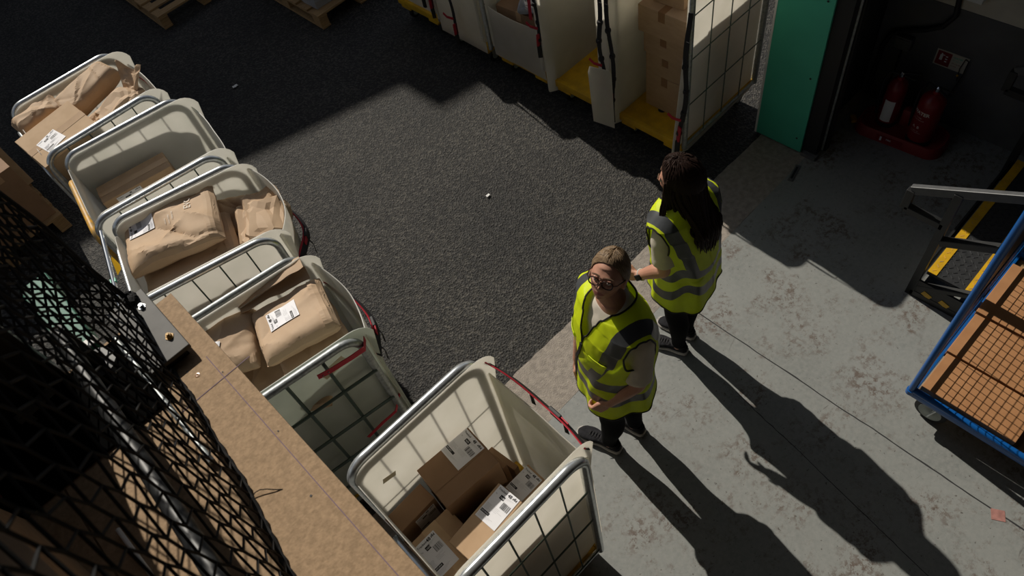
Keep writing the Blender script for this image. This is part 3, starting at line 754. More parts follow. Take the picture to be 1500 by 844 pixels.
# ------------------------------------------------------------------ contents: nearest cage
R = math.radians
Z0 = .2152
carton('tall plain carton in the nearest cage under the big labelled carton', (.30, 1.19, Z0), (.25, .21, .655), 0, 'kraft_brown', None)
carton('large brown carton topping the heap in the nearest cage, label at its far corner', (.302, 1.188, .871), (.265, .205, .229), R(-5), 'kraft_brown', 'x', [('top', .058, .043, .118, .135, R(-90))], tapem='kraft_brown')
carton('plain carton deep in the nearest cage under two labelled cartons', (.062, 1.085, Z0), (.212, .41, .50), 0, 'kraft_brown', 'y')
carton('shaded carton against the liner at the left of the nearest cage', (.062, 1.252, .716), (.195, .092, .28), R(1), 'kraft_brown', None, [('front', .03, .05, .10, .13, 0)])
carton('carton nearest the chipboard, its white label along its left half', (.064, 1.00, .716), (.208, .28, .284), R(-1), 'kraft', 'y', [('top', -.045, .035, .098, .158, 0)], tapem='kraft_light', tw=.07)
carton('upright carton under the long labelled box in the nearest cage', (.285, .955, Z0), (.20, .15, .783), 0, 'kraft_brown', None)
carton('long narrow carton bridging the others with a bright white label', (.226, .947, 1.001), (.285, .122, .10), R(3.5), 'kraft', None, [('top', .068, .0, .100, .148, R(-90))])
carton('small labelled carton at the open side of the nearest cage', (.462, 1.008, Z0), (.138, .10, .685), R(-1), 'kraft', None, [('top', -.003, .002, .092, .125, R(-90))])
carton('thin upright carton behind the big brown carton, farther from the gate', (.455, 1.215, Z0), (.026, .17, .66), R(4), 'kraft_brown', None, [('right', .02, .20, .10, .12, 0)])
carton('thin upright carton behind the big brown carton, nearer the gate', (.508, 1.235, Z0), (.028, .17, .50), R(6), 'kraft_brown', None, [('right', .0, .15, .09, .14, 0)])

# ------------------------------------------------------------------ cage four: mailers
carton('plain carton under the mailers in the mesh fronted cage', (.07, 2.11, Z0), (.56, .44, .84), R(-9), 'kraft', 'x')
mailer('plain kraft mailer at the bottom of the pile behind the chipboard', (.075, 2.05, 1.06), (.36, .36, .085), (0, 0, R(-35)), 31, crumple=.007, flap=False)
mailer('thick kraft mailer under the labelled mailer in the mesh fronted cage', (.245, 2.085, 1.15), (.32, .36, .09), (0, 0, R(-14)), 17, crumple=.007)
mailer('large kraft mailer with a white label on top of the mesh fronted cage', (.245, 2.125, 1.25), (.345, .325, .095), (R(-5), R(-2), R(-17)), 4, crumple=.008, lab=(-.03, .02, .105, .140, R(90)), lip=.012)
mailer('kraft mailer leaning left beside the chipboard with part of a label showing', (-.015, 2.285, 1.225), (.24, .30, .10), (R(3), R(4), R(-30)), 8, crumple=.010, lab=(-.085, -.045, .085, .11, R(80)), flap=False)
def folded():
    root = thing('paper_mailer', 'folded empty looking kraft mailer standing behind the large labelled mailer', 'parcel', (.27, 2.30, 1.335), (R(4), 0, R(-17)))
    def f(u, v):
        x = (u-.5)*.33; s = v*2-1
        h = .014+.055*u**.8; an = PI*v
        y = .085*math.sin(an)**.7*(1 if v < .5 else 1.0)-(.02 if v > .5 else 0)*(v-.5)*2; z = h/2+h/2*math.cos(an)
        return (x, y+.006*noise.noise((u*4, v*4, 1)), z+.006*noise.noise((u*6, v*6, 4))), (0, math.sin(an), math.cos(an))
    b = MB(); b.sheet(f, 24, 20, .0022, 'paper'); b.build('bag', root, 20)
folded()
# ------------------------------------------------------------------ cage three
carton('plain carton under the stacked kraft mailers', (.17, 2.905, Z0), (.56, .46, .905), R(-15), 'kraft', 'x')
PT = [('EVO', .125, .05, .046, R(90)), ('reuse me', .035, .02, .014, R(90)), ('paper mailer', .015, .0, .012, R(90)), ('recycle', -.005, .01, .012, R(90))]
mailer('lowest kraft mailer of the heaped stack, printed side showing under the rest', (.105, 2.865, 1.124), (.48, .41, .065), (0, 0, R(-17)), 12, crumple=.006, text=[('EVO', .15, -.15, .04, R(90)), ('reuse me', .08, -.16, .013, R(90)), ('recycle', .05, -.16, .013, R(90))])
mailer('middle kraft mailer of the heaped stack with its edge curling open', (.135, 2.945, 1.20), (.475, .40, .065), (R(2), 0, R(-20)), 23, crumple=.008, lip=.03)
mailer('topmost kraft mailer of the heaped stack with printing and a white label', (.150, 3.04, 1.285), (.48, .375, .085), (R(4), R(-3), R(-23)), 3, crumple=.018, lip=.05, lab=(-.135, .075, .10, .135, R(90)), text=PT)
crumpled_bag('big crumpled kraft bag at the open side of the heaped cage', (.455, 2.83, 1.02), (.27, .42, .27), (R(3), R(12), R(-30)), 5, .26)
mailer('small kraft mailer wedged upright at the far corner of the heaped cage', (.455, 2.99, 1.17), (.24, .20, .09), (R(22), R(10), R(-28)), 9, crumple=.014, flap=False)
# ------------------------------------------------------------------ cage two
carton('plain lower carton at the back of the nearly empty cage', (.235, 3.70, Z0), (.36, .26, .60), R(-10), 'kraft', 'x')
carton('labelled carton standing at the back of the nearly empty cage', (.20, 3.735, .817), (.40, .15, .395), R(-10), 'kraft', 'x', [('front', -.06, .135, .14, .10, 0)])
# ------------------------------------------------------------------ cage one
carton('plain carton under the bags in the farthest loaded cage', (.27, 4.32, Z0), (.58, .48, .76), R(-3), 'kraft', 'x')
carton('pale carton with a white label leaning out of the farthest loaded cage', (.075, 4.235, 1.075), (.36, .30, .325), R(5), 'kraft_light', 'x', [('top', -.05, -.02, .125, .105, R(8))], tilt=(R(9), R(-3)), tapem='kraft')
mailer('long kraft parcel lying along the far rail of the farthest loaded cage', (.36, 4.475, 1.285), (.40, .18, .13), (R(10), R(-6), R(12)), 41, crumple=.008, flap=False)
crumpled_bag('crumpled kraft bag with its twisted end sticking out over the rail', (.43, 4.20, 1.10), (.37, .24, .27), (0, R(-8), R(14)), 14, .15, tail=(.14, 0, .24, .13, .20, .15, .75))
mailer('small creased kraft bag lying behind the pale labelled carton', (.055, 4.485, 1.30), (.28, .15, .10), (R(4), R(5), R(8)), 47, crumple=.015, flap=False)

# ------------------------------------------------------------------ yard cages: contents
cx_, cy_ = 3.315, 2.375
z = Z0
for i, (L, W, Hh, dx, dy, rz, lab_) in enumerate((
        (.36, .31, .285, 0, 0, 0, 'bottom carton of the tall stack in the yard cage by the green jamb'),
        (.36, .31, .165, 0, 0, 1, 'second carton up in the tall stack in the yard cage'),
        (.38, .32, .165, -.005, 0, -1, 'middle carton of the tall stack, just below the widest one'),
        (.40, .36, .19, -.015, .01, 1, 'widest carton of the tall stack with the small box on it'),
        (.34, .22, .12, .03, .03, 5, 'small carton lying on the very top of the tall stack'))):
    carton(lab_, (cx_+dx, cy_+dy, z), (L, W, Hh), R(rz), 'kraft', 'x', tapem='tape', tw=.05, group='cartons stacked in the yard cage by the green jamb'); z += Hh+.0012
mailer('grey plastic mailer lying at the back of the widest carton', (3.43, 2.32, z-.121), (.13, .24, .03), (0, 0, R(10)), 51, crumple=.012, flap=False, m='grey_bag')
carton('brown carton inside the yard cage with the low white gate', (3.23, 3.60, Z0), (.50, .44, .42), R(4), 'kraft_brown', 'x')
mailer('crumpled grey plastic mailer lying on the brown carton behind the low gate', (3.07, 3.50, .638), (.16, .20, .07), (0, 0, R(30)), 52, crumple=.03, flap=False, m='grey_bag', lab=(.0, .03, .08, .10, R(120)))
carton('tiny kraft carton on the brown carton behind the low gate', (3.03, 3.385, .638), (.07, .06, .08), R(20), 'kraft', None)
b = MB(); b.ribbon([(3.0, 3.42, 1.1), (2.965, 3.42, .85), (2.955, 3.42, .66)], (0, 1, 0), .03, .004, 'strap_red'); b.build('red_strap', None); bpy.data.objects['red_strap'].parent = r3
bpy.data.objects['red_strap'].matrix_parent_inverse = (Matrix.Translation(r3.location) @ Matrix.Rotation(PI, 4, 'Z')).inverted()

# ------------------------------------------------------------------ blue mesh trolley
def trolley():
    root = thing('mesh_trolley', 'blue steel platform trolley with one mesh end, carrying brown cartons', 'trolley', (2.235, .108, 0), R(-.7))
    Lx, Ly = 1.12, -.95
    b = MB(); zt = .236
    b.tube([(0, 0, zt), (0, Ly, zt)], .017, 'blue', 12); b.tube([(Lx, 0, zt), (Lx, Ly, zt)], .017, 'blue', 12)
    b.box((.005, Ly/2, .205), (.03, -Ly, .05), 'blue', bev=.004); b.box((Lx-.005, Ly/2, .205), (.03, -Ly, .05), 'blue', bev=.004)
    b.box((Lx/2, -.005, .205), (Lx, .03, .05), 'blue', bev=.004); b.box((Lx/2, Ly+.005, .205), (Lx, .03, .05), 'blue', bev=.004)
    b.build('chassis', root, 40)
    b = MB(); b.box((Lx/2, Ly/2, .196), (Lx-.05, -Ly-.05, .016), 'wood'); b.build('deck', root)
    b = MB()
    for x in (0, Lx): b.tube([(x, 0, .21), (x, 0, 1.62)], .017, 'blue', 14)
    b.tube([(0, 0, .20), (0, 0, .23)], .022, 'blue', 14)
    b.tube([(0, 0, 1.62), (.03, 0, 1.70), (.09, 0, 1.73), (Lx-.09, 0, 1.73), (Lx-.03, 0, 1.70), (Lx, 0, 1.62)], .017, 'blue', 12)
    for z in (.332, .79): b.tube([(0, 0, z), (Lx, 0, z)], .009, 'blue', 10)
    e = b.build('end_frame', root, 60)
    b = MB()
    for i in range(1, 28): b.tube([(Lx*i/28, 0, .345), (Lx*i/28, 0, .79)], .0021, 'blue', 5)
    for j in range(1, 14): b.tube([(0, 0, .345+.445*j/14), (Lx, 0, .345+.445*j/14)], .0018, 'blue', 5)
    b.build('wire_mesh', e)
    b = MB(); b.box((Lx/2, 0, 1.035), (Lx-.02, .006, .47), 'black_metal'); b.build('upper_sheet', e)  # black sheet added above the mesh to shade part of the cartons
    for x, y in ((.05, -.145), (.05, Ly+.105), (Lx-.05, -.145), (Lx-.05, Ly+.105)):
        c = MB(); c.box((x, y, .178), (.09, .09, .008), 'steel'); c.bar((x+.028, y, .175), (x+.028, y+.02, .085), .006, .05, 'steel', up=(1, 0, 0)); c.bar((x-.028, y, .175), (x-.028, y+.02, .085), .006, .05, 'steel', up=(1, 0, 0))
        co = c.build('caster', root)
        c = MB(); c.lathe([(.02, -.02), (.062, -.02), (.082, -.012), (.082, .012), (.062, .02), (.02, .02)], 'black', (x, y+.02, .0825), 24, 'x')
        for s in (-1, 1): c.lathe([(.006, s*.026), (.02, s*.026), (.03, s*.0215), (.058, s*.0215), (.058, s*.015)][::s], 'hub', (x, y+.02, .0825), 20, 'x')
        c.build('wheel', co, 30)
trolley()
rows = [(2.262, 2.508, -.30, .080, .0555), (2.520, 2.812, -.34, .084, .0575), (2.826, 3.225, -.36, .086, .060)]
for i, (xa, xb, y1, y0, hh) in enumerate(rows):
    for j in range(1):
        ya = y0-.0005; yb = ya-.455
        nm = ('nearest the camera', 'in the middle', 'farthest from the camera')[i]
        carton(f'flat brown carton on the blue trolley, the one {nm}', ((xa+xb)/2, (ya+yb)/2, .2045), (xb-xa, ya-yb, hh), R(-.7), 'kraft_orange', None, group='flat cartons on the blue trolley')

# ------------------------------------------------------------------ safety steps
def steps():
    root = thing('safety_step', 'black step with handrails and yellow edged chequer plate tread', 'step', (2.94, .43, 0))
    W = 1.11
    def bar(b, p, q, w=.042, h=.042, m='black_metal', up=(1, 0, 0)): b.bar(p, q, w, h, m, up=up, bev=.003)
    b = MB(); dy, z = -.03, .20; dp = .240
    b.box((W/2, dy-dp/2, z-.012), (W-.05, dp, .022), 'grey_tread')
    for i in range(30):
        for j in range(8):
            x = .05+i*.036+(.018 if j % 2 else 0); y = dy-.018-j*.0325
            if x > W-.05 or y < dy-dp+.012: continue
            a = .75 if (i+j) % 2 else -.75
            b.box((x, y, z+.0), (.024, .0055, .0035), 'grey_tread', R=Euler((0, 0, a)).to_matrix())
    t = b.build('tread', root)
    for y0, wd in ((dy, .050), (dy-dp+.034, .034)):
        b = MB(); b.box((W/2, y0-wd/2, z+.002), (W-.05, wd, .004), 'yellow')
        for i in range(27): b.box((.05+i*.039, y0-wd/2, z+.0045), (.022, .005, .002), 'yellow_paint', R=Euler((0, 0, .75 if i % 2 else -.75)).to_matrix())
        b.build('yellow_edging', t)
    k1 = .533; k2 = .56
    for x in (0, W):
        s_ = MB()
        bar(s_, (x, 0, 0), (x, 0, .85)); bar(s_, (x, .21, .745), (x, -.275, .745+.485*k1), .050, .030, 'rail_metal'); bar(s_, (x, .21, .745), (x, .21, .61)); bar(s_, (x, .21, .61), (x, 0, .605))
        bar(s_, (x, -.02, .49), (x, -.275, .49+.255*k2)); bar(s_, (x, -.02, .085), (x, -.275, .22), .028, .04); bar(s_, (x, 0, .03), (x, -.275, .03))
        s_.build('side_rail', root)
    b = MB(); b.box((-.012, -.14, .075), (.012, .30, .15), 'black_metal'); b.box((W/2, .0, .10), (W, .012, .14), 'black_metal')
    k = b.build('kick_plate', root)
    for y in (-.09, -.19):
        b = MB(); b.box((-.0195, y, .066), (.003, .052, .034), 'yellow', R=Euler((.35, 0, 0)).to_matrix()); b.build('hazard_tape', k)
steps()

# ------------------------------------------------------------------ fire point on the right wall
t = thing('extinguisher_stand', 'red plastic double stand on the floor holding two fire extinguishers', 'stand', (4.05, 1.09, 0), R(4))
def rr(a, b_, n=8, r=.09): 
    o = []
    for cx, cy, a0 in ((a-r, b_-r, 0), (-a+r, b_-r, PI/2), (-a+r, -b_+r, PI), (a-r, -b_+r, 1.5*PI)):
        o += [(cx+r*math.cos(a0+PI/2*i/n), cy+r*math.sin(a0+PI/2*i/n)) for i in range(n+1)]
    return o
b = MB()
b.loft([[Vector((x, y, z)) for x, y in rr(a, c)] for a, c, z in ((.135, .29, 0), (.13, .285, .05), (.12, .275, .075), (.11, .265, .075), (.105, .26, .045))], 'red_plastic')
b.box((.06, 0, .10), (.06, .10, .16), 'red_plastic', bev=.02); b.build('tray', t, True)
b = MB(); b.box((-.1325, .03, .035), (.003, .17, .045), 'red'); b.text('FIRE', .018, TR((-.1345, .05, .034), -PI/2, PI/2), 'white', .02); b.box((-.1345, .085, .035), (.002, .012, .032), 'white'); b.build('tray_sticker', t)
def extinguisher(label, loc, water):
    e = thing('fire_extinguisher', label, 'fire extinguisher', loc, R(-18 if water else 10))
    r = .078 if water else .062; h = .36 if water else .34
    b = MB(); b.lathe([(.01, 0), (r*.95, 0), (r, .012), (r, h-.05), (r*.93, h-.02), (r*.7, h+.008), (.022, h+.025), (.022, h+.045), (.004, h+.045)], 'red', (0, 0, 0), 28); b.build('cylinder', e, 50)
    b = MB(); b.lathe([(r*1.02, .0), (r*1.02, .035), (r*.9, .035)], 'black', (0, 0, 0), 28); b.build('base_ring', e, True)
    b = MB(); b.lathe([(.018, h+.045), (.018, h+.07), (.01, h+.078), (.001, h+.078)], 'chrome', (0, 0, 0), 12); b.bar((0, 0, h+.075), (-.01, -.11, h+.10), .018, .008, 'black', bev=.003); b.bar((0, 0, h+.058), (-.01, -.09, h+.05), .018, .008, 'black', bev=.003); b.build('valve_handle', e)
    b = MB(); b.tube([(0, .02, h+.055), (0, .07, h+.06), (0, r+.03, h-.02), (0, r+.028, h*.5), (0, r+.018, .09), (0, r+.016, .05)], .010, 'black', 8); b.build('hose', e, 60)
    if water:
        b = MB()
        for t_, z, s, bd in (('WATER', h*.70, .034, .03), ('9 LITRE', h*.62, .012, 0), ('STORED PRESSURE', h*.575, .009, 0), ('A  B', h*.40, .026, .03), ('DO NOT USE', h*.33, .009, 0), ('ELECTRICAL EQUIPMENT', h*.295, .008, 0)):
            b = MB(); k = 0; b.text(t_, s, Matrix.Identity(4), 'print_white', bd, True)
            for i in range(k, len(b.v)):
                p = b.v[i]; a = PI+p.x/r; b.v[i] = Vector(((r+.0008)*math.cos(a), (r+.0008)*math.sin(a), z+p.y))
            b.build('printed_text', e)
    else:
        def f(u, v):
            a = PI-.55+1.1*(u-.1); return ((r+.001)*math.cos(a), (r+.001)*math.sin(a), .05+.17*v), (math.cos(a), math.sin(a), 0)
        b = MB(); b.sheet(f, 8, 2, .001, 'white'); b.build('instruction_label', e)
    return e
extinguisher('red water fire extinguisher lettered WATER, right one in the red stand', (4.03, .975, .047), True)
extinguisher('slim red fire extinguisher with a white label, left one in the red stand', (4.06, 1.215, .047), False)
def wallT(y, z): return Matrix.Translation((4.2975, y, z)) @ Matrix.Rotation(-PI/2, 4, 'Z') @ Matrix.Rotation(PI/2, 4, 'X')
sg = thing('fire_sign', 'small fire extinguisher sign with a red square on the grey wall', 'sign', (4.298, 1.035, .47), 0)
Tw = Matrix.Rotation(-PI/2, 4, 'Z') @ Matrix.Rotation(PI/2, 4, 'X')
b = MB(); b.T = Tw; b.box((0, 0, .001), (.20, .115, .003), 'wall_white'); b.T = Matrix.Identity(4); b.build('plate', sg)
b = MB(); b.T = Tw; b.box((-.047, 0, .003), (.088, .098, .0015), 'red')
b.box((-.063, .005, .0042), (.018, .038, .001), 'white'); b.box((-.063, .03, .0042), (.008, .012, .001), 'white'); b.box((-.052, .026, .0042), (.018, .005, .001), 'white')
for k in range(3): b.box((-.03, .02-.018*k, .0042), (.014, .008, .001), 'white')
b.build('red_panel', sg)
b = MB(); b.T = Tw
b.text('WATER', .017, Matrix.Translation((.008, .026, .0032)), 'green', .02); b.text('For use on', .012, Matrix.Translation((.008, .008, .0032)), 'green', .01); b.text('Do not use', .012, Matrix.Translation((.008, -.014, .0032)), 'red', .01); b.text('on live', .012, Matrix.Translation((.008, -.032, .0032)), 'red', .01)
b.build('sign_text', sg)
b = MB(); b.tube([(4.285, 1.12, 1.6), (4.285, 1.12, .88), (4.283, 1.105, .78), (4.28, 1.15, .69), (4.28, 1.24, .63), (4.28, 1.36, .575), (4.275, 1.43, .53), (4.27, 1.46, .43), (4.265, 1.465, .2), (4.26, 1.465, .03)], .016, 'black', 10)
tag(b.build('power_cable', smooth=60), 'thick black cable looping down the grey wall above the fire point', 'cable')
jb_ = thing('junction_box', 'dark grey junction box on the wall below the black cable', 'box', (4.3, 1.34, .50))
b = MB(); b.box((-.025, 0, 0), (.05, .11, .09), 'grey_metal', bev=.006); b.build('body', jb_)
b = MB(); b.box((-.053, 0, 0), (.006, .09, .07), 'grey_metal', bev=.002); b.build('cover', jb_)
b = MB(); b.tube([(-.02, 0, -.04), (-.02, .0, -.25), (-.02, .03, -.49)], .006, 'black', 6); b.build('lead', jb_)
sw = thing('switch_box', 'pale grey switch box on the cream wall above the dado line', 'switch box', (4.3, 1.05, .965))
b = MB(); b.box((-.03, 0, 0), (.06, .13, .09), 'white', bev=.006); b.build('body', sw)
b = MB(); b.box((-.064, .02, 0), (.01, .03, .04), 'grey_metal', bev=.002); b.build('switch', sw)
lh = thing('hanging_cord', 'thin black looped cord hanging on the wall beside the fire sign', 'cord', (4.29, .945, .5))
b = MB(); b.tube([(0, .01, .02), (-.01, -.012, .02), (-.01, -.01, -.10), (-.005, .03, -.33), (-.005, .035, -.36)], .004, 'black', 6); b.tube([(0, .012, .02), (-.006, .022, -.05), (-.006, .01, -.14)], .003, 'black', 6); b.build('cord', lh)
b = MB(); b.sphere((-.008, .018, -.10), .008, 'yellow', 6); b.build('orange_toggle', lh)
b = MB(); b.bar((3.975, 1.385, .014), (4.02, 1.425, .014), .04, .028, 'yellow', bev=.006); tag(b.build('door_wedge'), 'small yellow wedge on the floor beside the dark door track', 'wedge')

# ------------------------------------------------------------------ pallets
def pallet(label, loc, rz, L=1.0, W=1.2):
    root = thing('wooden_pallet', label, 'pallet', loc, rz)
    for i in range(7):
        b = MB(); b.box((L/2, .05+i*(W-.1)/6, .133), (L, .10, .02), 'wood', bev=.003); b.build('deck_board', root)
    for x in (.05, L/2, L-.05):
        b = MB(); b.box((x, W/2, .113), (.09, W, .02), 'wood', bev=.003); b.box((x, W/2, .011), (.09, W, .02), 'wood', bev=.003); b.build('bearer', root)
        for y in (.07, W/2, W-.07):
            b = MB(); b.box((x, y, .062), (.09, .12, .082), 'wood', bev=.004); b.build('block', root)
    return root
pallet('empty wooden pallet lying in the dark yard at the top left', (1.49, 7.09, 0), R(0))
pallet('wooden pallet under a wrapped load beyond the yard cages', (2.41, 5.67, 0), R(0), 1.0, 1.2)
w_ = thing('wrapped_load', 'load in crinkled clear wrap sitting on the far pallet', 'wrapped load', (2.47, 5.74, .1435))
b = MB(); b.box((.45, .55, .2), (.86, 1.04, .40), 'kraft', bev=.01); b.build('cartons', w_)
bm = bmesh.new(); bmesh.ops.create_cube(bm, size=1); bmesh.ops.subdivide_edges(bm, edges=bm.edges[:], cuts=14, use_grid_fill=True)
for v in bm.verts:
    n_ = noise.noise(v.co*9)*.03; v.co = Vector((.45+v.co.x*(.90+n_), .55+v.co.y*(1.08+n_), max(.003, .205+v.co.z*(.42+n_))))
bm.verts.index_update(); b = MB(); b.add([v.co.copy() for v in bm.verts], [[v.index for v in f.verts] for f in bm.faces], 'wrap'); bm.free(); b.build('clear_wrap', w_, 15)
pallet('wooden pallet under brown cartons behind the cage with the yellow tube', (-1.28, 5.36, 0), R(3), 1.0, 1.2)
gp = 'cartons on the pallet behind the cages'
carton('dark carton at the front left of the cartons behind the cages', (-.79, 5.62, .1445), (.46, .40, .52), R(4), 'kraft_brown', 'y', prints=[('front', .0, .0, .07, 0, 'EB', 'print_white')], group=gp)
carton('dark carton beside the pallet edge behind the cage with the yellow tube', (-.435, 5.66, .1445), (.235, .42, .50), R(4), 'kraft_brown', 'y', prints=[('right', .0, .05, .06, 0, 'EB', 'print_white')], group=gp)
carton('pale lit carton higher up at the back of the pallet stack', (-.475, 6.15, .1445), (.36, .40, .62), R(4), 'kraft_light', 'x', group=gp)
carton('dark carton behind the printed carton on the pallet', (-.90, 6.12, .1445), (.42, .42, .55), R(4), 'kraft_brown', 'x', group=gp)
# litter
for x, y, s, l in ((1.934, 2.982, .018, 'white scrap of paper in the sunlit middle of the yard'), (1.453, 5.713, .03, 'white scrap of paper in the dark far part of the yard')):
    b = MB()
    def f(u, v): return (x+(u-.5)*s*1.6, y+(v-.5)*s, .004+.006*noise.noise((u*5, v*5, x))+.004), (0, 0, 1)
    b.sheet(f, 5, 5, .001, 'white'); tag(b.build('paper_scrap'), l, 'litter')
b = MB(); b.box((2.025, -.503, .001), (.055, .06, .002), mat('faded_pink', (.42, .2, .17), .7, var=.3, scale=40), R=Euler((0, 0, .5)).to_matrix()); tag(b.build('floor_sticker'), 'faded pink square sticker on the floor near the trolley', 'sticker')
# ------------------------------------------------------------------ people
def dirv(az): return Vector((math.cos(az), math.sin(az), 0))
def frame(az):
    f = dirv(az); return f, Vector((f.y, -f.x, 0))          # forward, right
def capsule(b, pts, rs, m, n=12):
    """closed tapered tube with rounded ends"""
    pts = [Vector(p) for p in pts]; P = []; Rr = []
    d0 = (pts[0]-pts[1]).normalized(); d1 = (pts[-1]-pts[-2]).normalized()
    for k in (1, .8, .45): P.append(pts[0]+d0*rs[0]*k); Rr.append(max(rs[0]*math.sqrt(max(0, 1-k*k)), .0006))
    P += pts; Rr += list(rs)
    for k in (.45, .8, 1): P.append(pts[-1]+d1*rs[-1]*k); Rr.append(max(rs[-1]*math.sqrt(max(0, 1-k*k)), .0006))
    b.tube(P, Rr, m, n)
def smooth_path(keys, n):
    """Catmull-Rom through (point, radius) keys"""
    P = [Vector(k[0]) for k in keys]; Rr = [k[1] for k in keys]; out = []; rr_ = []
    for i in range(len(P)-1):
        p0 = P[max(i-1, 0)]; p1 = P[i]; p2 = P[i+1]; p3 = P[min(i+2, len(P)-1)]
        for j in range(n):
            t = j/n; t2 = t*t; t3 = t2*t
            out.append(.5*((2*p1)+(p2-p0)*t+(2*p0-5*p1+4*p2-p3)*t2+(3*p1-p0-3*p2+p3)*t3)); s = t*t*(3-2*t); rr_.append(lerp(Rr[i], Rr[i+1], s))
    return out+[P[-1]], rr_+[Rr[-1]]

def head_point(d):
    """unit direction (x right, y forward, z up) -> point of an adult female head, metres, centre of skull"""
    x, y, z = d
    hw, hd, hh = .073, .092, .115
    p = Vector((x*hw, y*hd, z*hh))
    if y < 0: p.y *= 1.03
    # narrow jaw
    if z < 0:
        k = (-z)**1.6; p.x *= 1-.34*k*(1 if y > -.2 else .8); 
        if y > 0: p.y += .016*k*y
        if y < 0: p.y *= 1-.38*k
    # flatter face
    if y > .3 and z < .5: p.y -= .010*((y-.3)/.7)**2*(1-abs(x))
    X, Z = p.x, p.z
    def g(cx, cz, sx, sz): return math.exp(-((X-cx)/sx)**2-((Z-cz)/sz)**2)
    if y > 0:
        w = min(1, y*1.6)
        p.y += w*(.009*g(0, .004, .008, .020)+.021*g(0, -.026, .0095, .014)+.008*g(0, -.012, .009, .016))     # bridge, tip
        p.y += w*.006*(g(-.013, -.030, .006, .007)+g(.013, -.030, .006, .007))                                  # wings
        p.y -= w*.0105*(g(-.031, .006, .017, .011)+g(.031, .006, .017, .011))                                   # sockets
        p.y += w*.0055*(g(-.028, .023, .022, .008)+g(.028, .023, .022, .008))                                   # brow ridge
        p.y += w*.005*(g(-.040, -.018, .018, .016)+g(.040, -.018, .018, .016))                                  # cheeks
        p.y += w*(.0065*g(0, -.055, .020, .0050)+.0068*g(0, -.066, .018, .0055)-.0045*g(0, -.0602, .024, .0026))  # lips
        p.y -= w*.004*g(0, -.077, .02, .006); p.y += w*.008*g(0, -.093, .018, .013)                            # chin
        p.y -= w*.003*g(0, -.043, .004, .007)
    return p
def head_matrix(c, az, pitch, roll=0):
    f = dirv(az); f = (f*math.cos(pitch)+Vector((0, 0, math.sin(pitch)))).normalized()
    r = Vector((math.sin(az), -math.cos(az), 0)); u = r.cross(f)
    Mx = Matrix((r, f, u)).transposed().to_4x4()
    return Matrix.Translation(c) @ Mx @ Matrix.Rotation(roll, 4, 'Y')
def sphere_dirs(nu, nv):
    return [[Vector((math.sin(PI*j/nv)*math.sin(2*PI*i/nu), math.sin(PI*j/nv)*math.cos(2*PI*i/nu), -math.cos(PI*j/nv))) for i in range(nu)] for j in range(nv+1)]
def add_head(b, T, m='skin'):
    rings = []
    for row in sphere_dirs(96, 84):
        rings.append([T @ head_point(d if d.length > 1e-6 else Vector((0, 0, -1))) for d in row])
    b.loft(rings, m)
    for s in (-1, 1):       # ears
        def ear(a, r): return T @ Vector((s*(.0715+.010*r), -.012-.016*r*math.cos(a)*.9-.004, -.012+.030*r*math.sin(a)))
        capsule(b, [ear(a*PI/8, 1) for a in range(-7, 9)], [.0042]*16, m, 8)
        capsule(b, [T @ Vector((s*.068, -.016, .012)), T @ Vector((s*.073, -.018, -.004)), T @ Vector((s*.072, -.014, -.038))], [.008, .010, .006], m, 8)

def add_hand(b, wrist, d, palm_n, thumb_side, curls, spread=.12, size=1.0, m='skin'):
    """palm + four unequal bent fingers + thumb. d = direction wrist->knuckles, palm_n = where the palm faces, thumb_side = +-1"""
    d = Vector(d).normalized(); n = Vector(palm_n); n = (n-d*n.dot(d)).normalized(); s = d.cross(n)*thumb_side   # s points to the thumb side
    W = Vector(wrist); k = size
    for t in (-.027, -.009, .009, .027):     # metacarpals make a flat palm
        capsule(b, [W+s*(t*.55*k)+d*.004*k, W+s*(t*.95*k)+d*.045*k, W+s*(t*k)+d*.082*k], [.0145*k, .0135*k, .0105*k], m, 10)
    lens = (.066, .075, .070, .054); offs = (.027, .009, -.009, -.027)
    for i, (L, o) in enumerate(zip(lens, offs)):
        base = W+s*(o*k)+d*.084*k; ang = curls[i]; dirn = (d+s*(spread*(1.5-i)/3)).normalized(); p = base; pts = [p]; c = 0
        for frac, w_ in ((.45, 1.0), (.31, 1.1), (.24, .8)):
            c += ang*w_; dd = (dirn*math.cos(c)+n*math.sin(c)).normalized(); p = p+dd*L*frac*k; pts.append(p)
        capsule(b, pts, [.0092*k, .0085*k, .0078*k, .0066*k], m, 10)
    tb = W+s*.026*k+d*.022*k+n*.006*k
    td = (s*.75+d*.65+n*.35).normalized(); t2 = (s*.25+d*.85+n*.5).normalized()
    capsule(b, [tb-s*.012*k, tb+td*.034*k, tb+td*.034*k+t2*.026*k, tb+td*.030*k+t2*.050*k], [.0135*k, .0115*k, .0098*k, .0075*k], m, 10)

def remesh(b, name, parent, voxel, smooth_it=3, post=None):
    o = b.build(name+'_src'); md = o.modifiers.new('r', 'REMESH'); md.mode = 'VOXEL'; md.voxel_size = voxel
    sm = o.modifiers.new('s', 'SMOOTH'); sm.factor = .5; sm.iterations = smooth_it
    dg = bpy.context.evaluated_depsgraph_get(); me = bpy.data.meshes.new_from_object(o.evaluated_get(dg)); me.name = name
    old = o.data; bpy.data.objects.remove(o); bpy.data.meshes.remove(old)
    if post: post(me)
    me.polygons.foreach_set('use_smooth', [True]*len(me.polygons))
    n = bpy.data.objects.new(name, me); C.objects.link(n); n.parent = parent; return n

